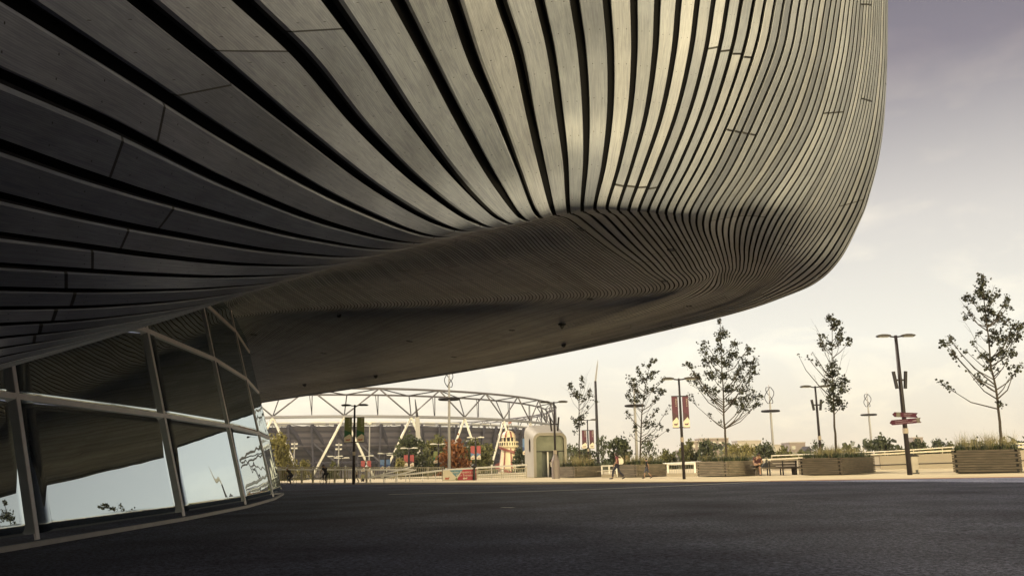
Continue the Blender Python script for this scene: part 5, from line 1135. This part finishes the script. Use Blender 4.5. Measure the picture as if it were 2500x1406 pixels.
def person(loc, rz, J, label, cols, h=1.0, hair='short', skirt=False, hairm=None, sleeve=.55, shorts=False, group=None, bare=False):
    """J: joint positions in metres (x right, y ahead, z up) for a figure about 1.7 m tall"""
    root = thing('person', label, 'person', loc, rz, group); root.scale = (h, h, h)
    V = {k: Vector(v) for k, v in J.items()}
    order = ['pelvis', 'waist', 'chest', 'neck', 'head', 'crown', 'shL', 'elL', 'wrL', 'shR', 'elR', 'wrR', 'hipL', 'knL', 'anL', 'toL', 'hipR', 'knR', 'anR', 'toR', 'palmL', 'palmR']
    for s in 'LR':
        d = (V['wr' + s] - V['el' + s]).normalized(); V['palm' + s] = V['wr' + s] + d * .075
        if 'to' + s not in V: V['to' + s] = V['an' + s] + Vector((0, .17, -.05))
    V['crown'] = V['head'] + (V['head'] - V['neck']).normalized() * .10
    ix = {k: i for i, k in enumerate(order)}
    ed = [('pelvis', 'waist'), ('waist', 'chest'), ('chest', 'neck'), ('neck', 'head'), ('head', 'crown')]
    for s in 'LR': ed += [('chest', 'sh' + s), ('sh' + s, 'el' + s), ('el' + s, 'wr' + s), ('wr' + s, 'palm' + s), ('pelvis', 'hip' + s), ('hip' + s, 'kn' + s), ('kn' + s, 'an' + s), ('an' + s, 'to' + s)]
    rad = dict(pelvis=(.13, .10), waist=(.12, .09), chest=(.15, .10), neck=.055, head=(.078, .092), crown=(.07, .08), sh=.06, el=.043, wr=.03, hip=.09, kn=.058, an=.04, to=.035, palm=(.035, .018))
    rr = [rad[k] if k in rad else rad[k[:-1]] for k in order]
    fx = MB()                                                # fingers, nose, ears joined into the body
    for s in 'LR':
        d = (V['palm' + s] - V['wr' + s]).normalized(); sd = d.cross(Vector((1, 0, 0)))
        sd = sd.normalized() if sd.length > .1 else Vector((0, 1, 0)); nn = d.cross(sd)
        for q, (o_, l) in enumerate(((-.026, .060), (-.009, .072), (.009, .068), (.025, .055))):
            a = V['palm' + s] + sd * o_; b = a + d * l * .6 + nn * .006; fx.tube([a - d * .02, b, b + d * l * .4 + nn * .022], [.010, .009, .006], 5)
        a = V['wr' + s] + d * .035 - sd * .025; fx.tube([a, a + d * .03 - sd * .03, a + d * .06 - sd * .035], [.011, .010, .007], 5)
    hv = V['head']; upv = (V['crown'] - V['head']).normalized(); fwd = Vector(J.get('face', (0, 1, 0))).normalized(); fwd = (fwd - upv * fwd.dot(upv)).normalized(); sdv = fwd.cross(upv)
    fx.tube([hv + fwd * .085 + upv * .02, hv + fwd * .112 - upv * .015, hv + fwd * .088 - upv * .025], [.010, .016, .010], 5)
    for s in (-1, 1): fx.tube([hv + sdv * s * .078 + upv * .02, hv + sdv * s * .092, hv + sdv * s * .078 - upv * .035], [.012, .016, .010], 5)
    skin_mesh('body', [V[k] for k in order], [(ix[a], ix[b]) for a, b in ed], rr, M_skin, root, extra=fx)
    eyes = MB()
    for s in (-1, 1): eyes.box(hv + fwd * .086 + sdv * s * .03 + upv * .012, (.018, .010, .010))
    eyes.box(hv + fwd * .088 - upv * .052, (.04, .008, .008)); eyes.build('face_marks', M_hair, root)
    # clothes follow the same joints, a little fuller
    tk = ['waist', 'pelvis', 'chest', 'cn', 'shL', 'ueL', 'shR', 'ueR']; V['cn'] = V['chest'].lerp(V['neck'], .55)
    for s in 'LR': V['ue' + s] = V['sh' + s].lerp(V['el' + s], sleeve)
    ti = {k: i for i, k in enumerate(tk)}
    skin_mesh('top', [V[k] for k in tk], [(ti[a], ti[b]) for a, b in (('pelvis', 'waist'), ('waist', 'chest'), ('chest', 'cn'), ('chest', 'shL'), ('shL', 'ueL'), ('chest', 'shR'), ('shR', 'ueR'))], [(.145, .115), (.15, .118), (.17, .118), (.085, .08), .078, .066, .078, .066], cols[0], root)
    lk = ['pelvis', 'hipL', 'knL', 'lL', 'hipR', 'knR', 'lR']; f = -.05 if shorts else .93
    for s in 'LR': V['l' + s] = V['kn' + s].lerp(V['an' + s], max(.02, f)); 
    li = {k: i for i, k in enumerate(lk)}
    skin_mesh('trousers', [V[k] for k in lk], [(li[a], li[b]) for a, b in (('pelvis', 'hipL'), ('hipL', 'knL'), ('knL', 'lL'), ('pelvis', 'hipR'), ('hipR', 'knR'), ('knR', 'lR'))], [(.15, .12), .105, .072, .066 if not shorts else .075, .105, .072, .066 if not shorts else .075], cols[1], root)
    for s in 'LR':
        a, t = V['an' + s], V['to' + s]; d = (t - a); sh = MB(); sh.tube([a - d * .25 + Vector((0, 0, -.02)), a.lerp(t, .4) + Vector((0, 0, -.015)), t + d * .25], [.045, .048, .03], 8); sh.build('shoe', cols[2], root, smooth=True)
    hm = hairm or M_hair; hb_ = MB()
    if hair == 'long': hb_.tube([hv + upv * .125 - fwd * .01, hv + upv * .08 - fwd * .02, hv - fwd * .035, hv - fwd * .055 - upv * .12, hv - fwd * .07 - upv * .21], [.03, .088, .108, .10, .05], 12)
    elif hair == 'helmet': hb_.tube([hv + upv * .16, hv + upv * .12, hv + upv * .05], [.03, .10, .115], 12)
    else: hb_.tube([hv + upv * .125 - fwd * .02, hv + upv * .085 - fwd * .02, hv + upv * .03 - fwd * .035, hv - upv * .05 - fwd * .045], [.035, .085, .098, .07], 12)
    hb_.build('hair' if hair != 'helmet' else 'helmet', hm, root, smooth=True)
    return root
def stride(sw=.5, arm=.3, face=(0, 1, 0)):
    """walking figure, facing +y; sw is the half step"""
    return dict(pelvis=(0, 0, .93), waist=(0, .01, 1.08), chest=(0, .02, 1.30), neck=(0, .03, 1.46), head=(0, .06, 1.58), face=face,
                shL=(-.18, .0, 1.38), elL=(-.23, -.06 + arm * .2, 1.12), wrL=(-.24, arm * .55, .90), shR=(.18, 0, 1.38), elR=(.23, -.06 - arm * .3, 1.12), wrR=(.25, -arm * .35, .89),
                hipL=(-.09, 0, .88), knL=(-.09, sw * .42 + .05, .50), anL=(-.09, sw * .62, .09), hipR=(.09, 0, .88), knR=(.09, -sw * .25 + .03, .48), anR=(.09, -sw * .85, .13),
                toL=(-.09, sw * .62 + .17, .045), toR=(.09, -sw * .85 + .13, .04))
M_burg = mat('burgundy_cotton', (.12, .03, .05), .85); M_denim = mat('dark_denim', (.018, .018, .035), .85); M_shoe = mat('shoe', (.03, .028, .03), .6); M_whitecloth = mat('white_cloth', (.62, .58, .5), .8, noise=.08, scale=6); M_darkcloth = mat('dark_cloth', (.014, .015, .022), .85); M_short = mat('blue_shorts', (.045, .05, .08), .85); M_redshirt = mat('dark_red_shirt', (.05, .016, .02), .85); M_limecloth = mat('pale_green_cloth', (.35, .36, .16), .8)
def stand(px, base_py, Y=None):
    g = gp(px, base_py); Y = Y or g.y; c = atY(px, base_py, Y); return Vector((c.x, Y, gz(c.x)))
# woman walking to the left, seen from behind
q = stand(1508, 1169, 53); hw = (zat(1508, 1103, 53) - q.z) / 1.70
J = stride(.50, .25); wm = person(q, R(72), J, 'walking woman with long dark hair, burgundy top and white shoulder bag', (M_burg, M_denim, M_shoe), hw, 'long')
bag = MB(); bag.box((0, 0, 0), (.40, .16, .38), bev=.06)
rz = R(72); off = Matrix.Rotation(rz, 3, 'Z') @ Vector((.12, -.20, 1.12)); b_ = thing('shoulder_bag', 'large white shoulder bag on the back of the walking woman', 'bag', q + off * hw, R(20)); b_.scale = (hw,) * 3
bag.build('pouch', M_whitecloth, b_); MB().tube([(-.15, 0, .17), (-.12, .10, .32), (.05, .16, .34), (.16, .05, .17)], .02, 6).build('strap', M_whitecloth, b_)
# boy
q = stand(1581, 1167.5, 52.5); hb_ = (zat(1578, 1118, 52.5) - q.z) / 1.70
person(q, R(78), stride(.42, -.28), 'boy in dark T-shirt and shorts walking in front of the timber planter', (M_darkcloth, M_short, M_shoe), hb_, 'short', shorts=True)
# seated man, legs crossed, head bowed over a phone
r0_, a0, W0, zt0, Yb, zg0 = BN; ms = atY(1846, 1141, Yb)
sq = Vector((ms.x + .12, Yb + .22, zg0)); hs = 1.0; st = zt0
J = dict(pelvis=(0, 0, st + .10), waist=(-.02, .05, st + .24), chest=(-.06, .16, st + .46), neck=(-.10, .25, st + .60), head=(-.13, .34, st + .67), face=(-.2, .7, -.6),
         shL=(-.23, .17, st + .53), elL=(-.27, .22, st + .26), wrL=(-.12, .42, st + .20), shR=(.13, .20, st + .53), elR=(.19, .25, st + .26), wrR=(.0, .42, st + .19),
         hipL=(-.10, .04, st + .07), knL=(-.12, .46, st + .07), anL=(-.14, .60, .09), toL=(-.17, .78, .045),
         hipR=(.10, .04, st + .08), knR=(-.20, .44, st + .20), anR=(.20, .52, st + .14), toR=(.33, .55, st + .13))
man = person(sq, R(165), J, 'seated man in dark red shirt and shorts bent over his phone on the long bench', (M_redshirt, M_darkcloth, M_shoe), 1.0, 'short', shorts=True)
pc_ = sq + Matrix.Rotation(R(165), 3, 'Z') @ Vector((-.06, .47, st + .20)); ph = MB().box((0, 0, 0), (.075, .14, .012), bev=.003).build('phone', M_black); ph.location = pc_; ph.rotation_euler = (R(-25), 0, R(165)); tag(ph, 'dark phone held by the seated man', 'phone')
bp_ = Vector((sq.x + .62, Yb + .25, zg0 + st)); bk = thing('rucksack', 'black rucksack lying on the bench beside the seated man', 'bag', bp_)
MB().prism([(-.34, 0), (.36, 0), (.42, .03), (.30, .18), (.10, .27), (-.14, .26), (-.30, .14)], -.15, .15).build('pouch', M_darkcloth, bk); MB().tube([(.02, 0, .26), (.0, 0, .40), (-.05, 0, .46), (-.06, .05, .26)], .022, 6).build('strap', M_black, bk)
wb = thing('paper_bag', 'white paper carrier bag standing behind the black rucksack', 'bag', bp_ + Vector((-.02, .20, 0))); MB().box((0, 0, .24), (.27, .10, .48)).build('bag_body', M_whitecloth, wb); MB().tube([(-.07, 0, .48), (-.06, 0, .56), (.06, 0, .56), (.07, 0, .48)], .008, 5).build('handle', M_offw, wb)
# people beyond the planters and behind the railing
def far_person(px, head_py, Y, label, cols, rzv=0, hairm=None, zb=None, hair='short', sw=.3, shorts=False):
    c = atY(px, 1150, Y); z0 = gz(c.x) if zb is None else zb; h = (zat(px, head_py, Y) - z0) / 1.72; return person(Vector((c.x, Y, z0)), rzv, stride(sw, .2), label, cols, h, hair, hairm=hairm, shorts=shorts)
far_person(1533, 1112, 60, 'fair haired person in white top behind the timber planter', (M_whitecloth, M_denim, M_shoe), R(100), M_hairl)
zk = KI[4]; kx = KI[1].x
person(Vector((kx + 1.35, 66.62, zk)), R(160), stride(.12, .1), 'person in pale shirt and dark trousers standing inside the kiosk doorway', (M_whitecloth, M_darkcloth, M_shoe), .98 * (zat(1337, 1119, 66.6) - zk) / 1.72)
far_person(871, 1142, 68, 'person in white top and helmet behind the left bar railing', (M_whitecloth, M_darkcloth, M_shoe), R(90), M_white, hair='helmet')
far_person(886, 1152, 72, 'small person in pale green behind the left bar railing', (M_limecloth, M_denim, M_shoe), R(20), zb=-.6)
# cyclists in front of the railing
def bicycle(loc, rz, label):
    r_ = thing('bicycle', label, 'bicycle', loc, rz)
    for x in (-.52, .52):
        w = MB(); w.tube([(x + .33 * math.cos(i * math.pi / 12), 0, .34 + .33 * math.sin(i * math.pi / 12)) for i in range(25)], .018, 6, caps=False); o = w.build('wheel', M_black, r_)
        sp = MB()
        for i in range(10): a = i * math.pi / 5; sp.tube([(x, 0, .34), (x + .32 * math.cos(a), 0, .34 + .32 * math.sin(a))], .003, 3)
        sp.build('spokes', M_greysteel, o)
    f = MB()
    for a, b in (((-.52, 0, .34), (-.10, 0, .32)), ((-.10, 0, .32), (-.22, 0, .86)), ((-.22, 0, .80), (.38, 0, .84)), ((-.10, 0, .32), (.40, 0, .76)), ((-.52, 0, .34), (-.21, 0, .78)), ((.52, 0, .34), (.37, 0, .92))): f.tube([a, b], .018, 6)
    f.build('frame', M_dksteel, r_); MB().tube([(.30, -.25, .98), (.38, -.1, .96), (.38, .1, .96), (.30, .25, .98)], .014, 5).build('handlebar', M_black, r_); MB().box((-.24, 0, .90), (.26, .13, .05), bev=.02).build('saddle', M_black, r_)
    return r_
def rider(px, base_py, Y, rz, label, cols, head_py):
    q = stand(px, base_py, Y); k = (zat(px, head_py, Y) - q.z) / 1.68; b = bicycle(q, rz + R(90), label + "'s bicycle" if False else 'bicycle ridden by the ' + label); b.scale = (k,) * 3
    J = dict(pelvis=(0, -.24, .96), waist=(0, -.12, 1.08), chest=(0, .08, 1.28), neck=(0, .19, 1.40), head=(0, .27, 1.50), face=(0, 1, -.1), shL=(-.18, .10, 1.34), elL=(-.24, .22, 1.12), wrL=(-.25, .33, 1.0), shR=(.18, .10, 1.34), elR=(.24, .22, 1.12), wrR=(.25, .33, 1.0),
             hipL=(-.09, -.22, .92), knL=(-.10, .14, .80), anL=(-.10, -.02, .46), toL=(-.10, .13, .44), hipR=(.09, -.22, .92), knR=(.10, .06, .60), anR=(.10, -.10, .22), toR=(.10, .06, .19))
    person(q, rz, J, label, cols, k, 'helmet', hairm=M_white if 'pale' in label else M_black)
rider(793, 1170, 62.5, R(40), 'cyclist in black riding past the left bar railing', (M_darkcloth, M_darkcloth, M_shoe), 1133)
rider(706, 1170, 63.5, R(65), 'cyclist with pale helmet at the far left by the glass corner', (M_darkcloth, M_denim, M_shoe), 1139)
# ------------------------------------------------------------------ fittings in the soffit
def soffit_pt(px, py):
    d = ray(px, py); o = Vector((0, 0, EYE)); hit, loc, nrm, idx, ob, mw = sc.ray_cast(bpy.context.evaluated_depsgraph_get(), o, d); return (loc, nrm) if hit else (None, None)
bpy.context.view_layer.update()
for px, py in ((1420, 560), (1120, 641), (1640, 610), (1622, 686), (1682, 747), (827, 768), (620, 817), (790, 862), (1000, 833), (1250, 806), (1505, 797), (1377, 840), (1108, 871), (916, 916), (742, 937), (1440, 730)):
    loc, nrm = soffit_pt(px, py)
    if loc is None: continue
    if nrm.z > 0: nrm = -nrm
    s = max(.10, loc.y * .0035)
    k = MB().lathe([(s, -.05), (s * 1.05, .012), (s * .82, .012), (s * .78, -.02), (.01, -.02)], n=14); o = k.build('downlight', M_black, venue); o.location = loc; o.rotation_euler = nrm.to_track_quat('Z', 'Y').to_euler()
loc, nrm = soffit_pt(1372, 790)
if loc is not None:
    s = loc.y * .003; o = MB().lathe([(s * .8, -.06), (s * 1.5, -.03), (s * 1.6, .02)], n=16).build('camera_base', M_black, venue); o.location = loc - Vector((0, 0, .02))
    o2 = MB().lathe([(s * .75, -.06), (s * .72, -.10), (s * .5, -.15), (s * .1, -.18)], n=16).build('camera_dome', M_lampglass, o)
# ------------------------------------------------------------------ warm summer haze over the park
HZ = bpy.data.materials.new('haze'); HZ.use_nodes = True; nt = HZ.node_tree; nt.nodes.clear(); o_ = nt.nodes.new('ShaderNodeOutputMaterial'); v_ = nt.nodes.new('ShaderNodeVolumePrincipled')
v_.inputs['Density'].default_value = .00022; v_.inputs['Color'].default_value = (.93, .90, .92, 1); v_.inputs['Anisotropy'].default_value = .2; nt.links.new(v_.outputs[0], o_.inputs['Volume'])
tag(MB().box((0, 1600, 22), (6200, 4000, 56)).build('haze', HZ), label='thin warm haze lying over the whole park', cat='haze', kind='stuff')
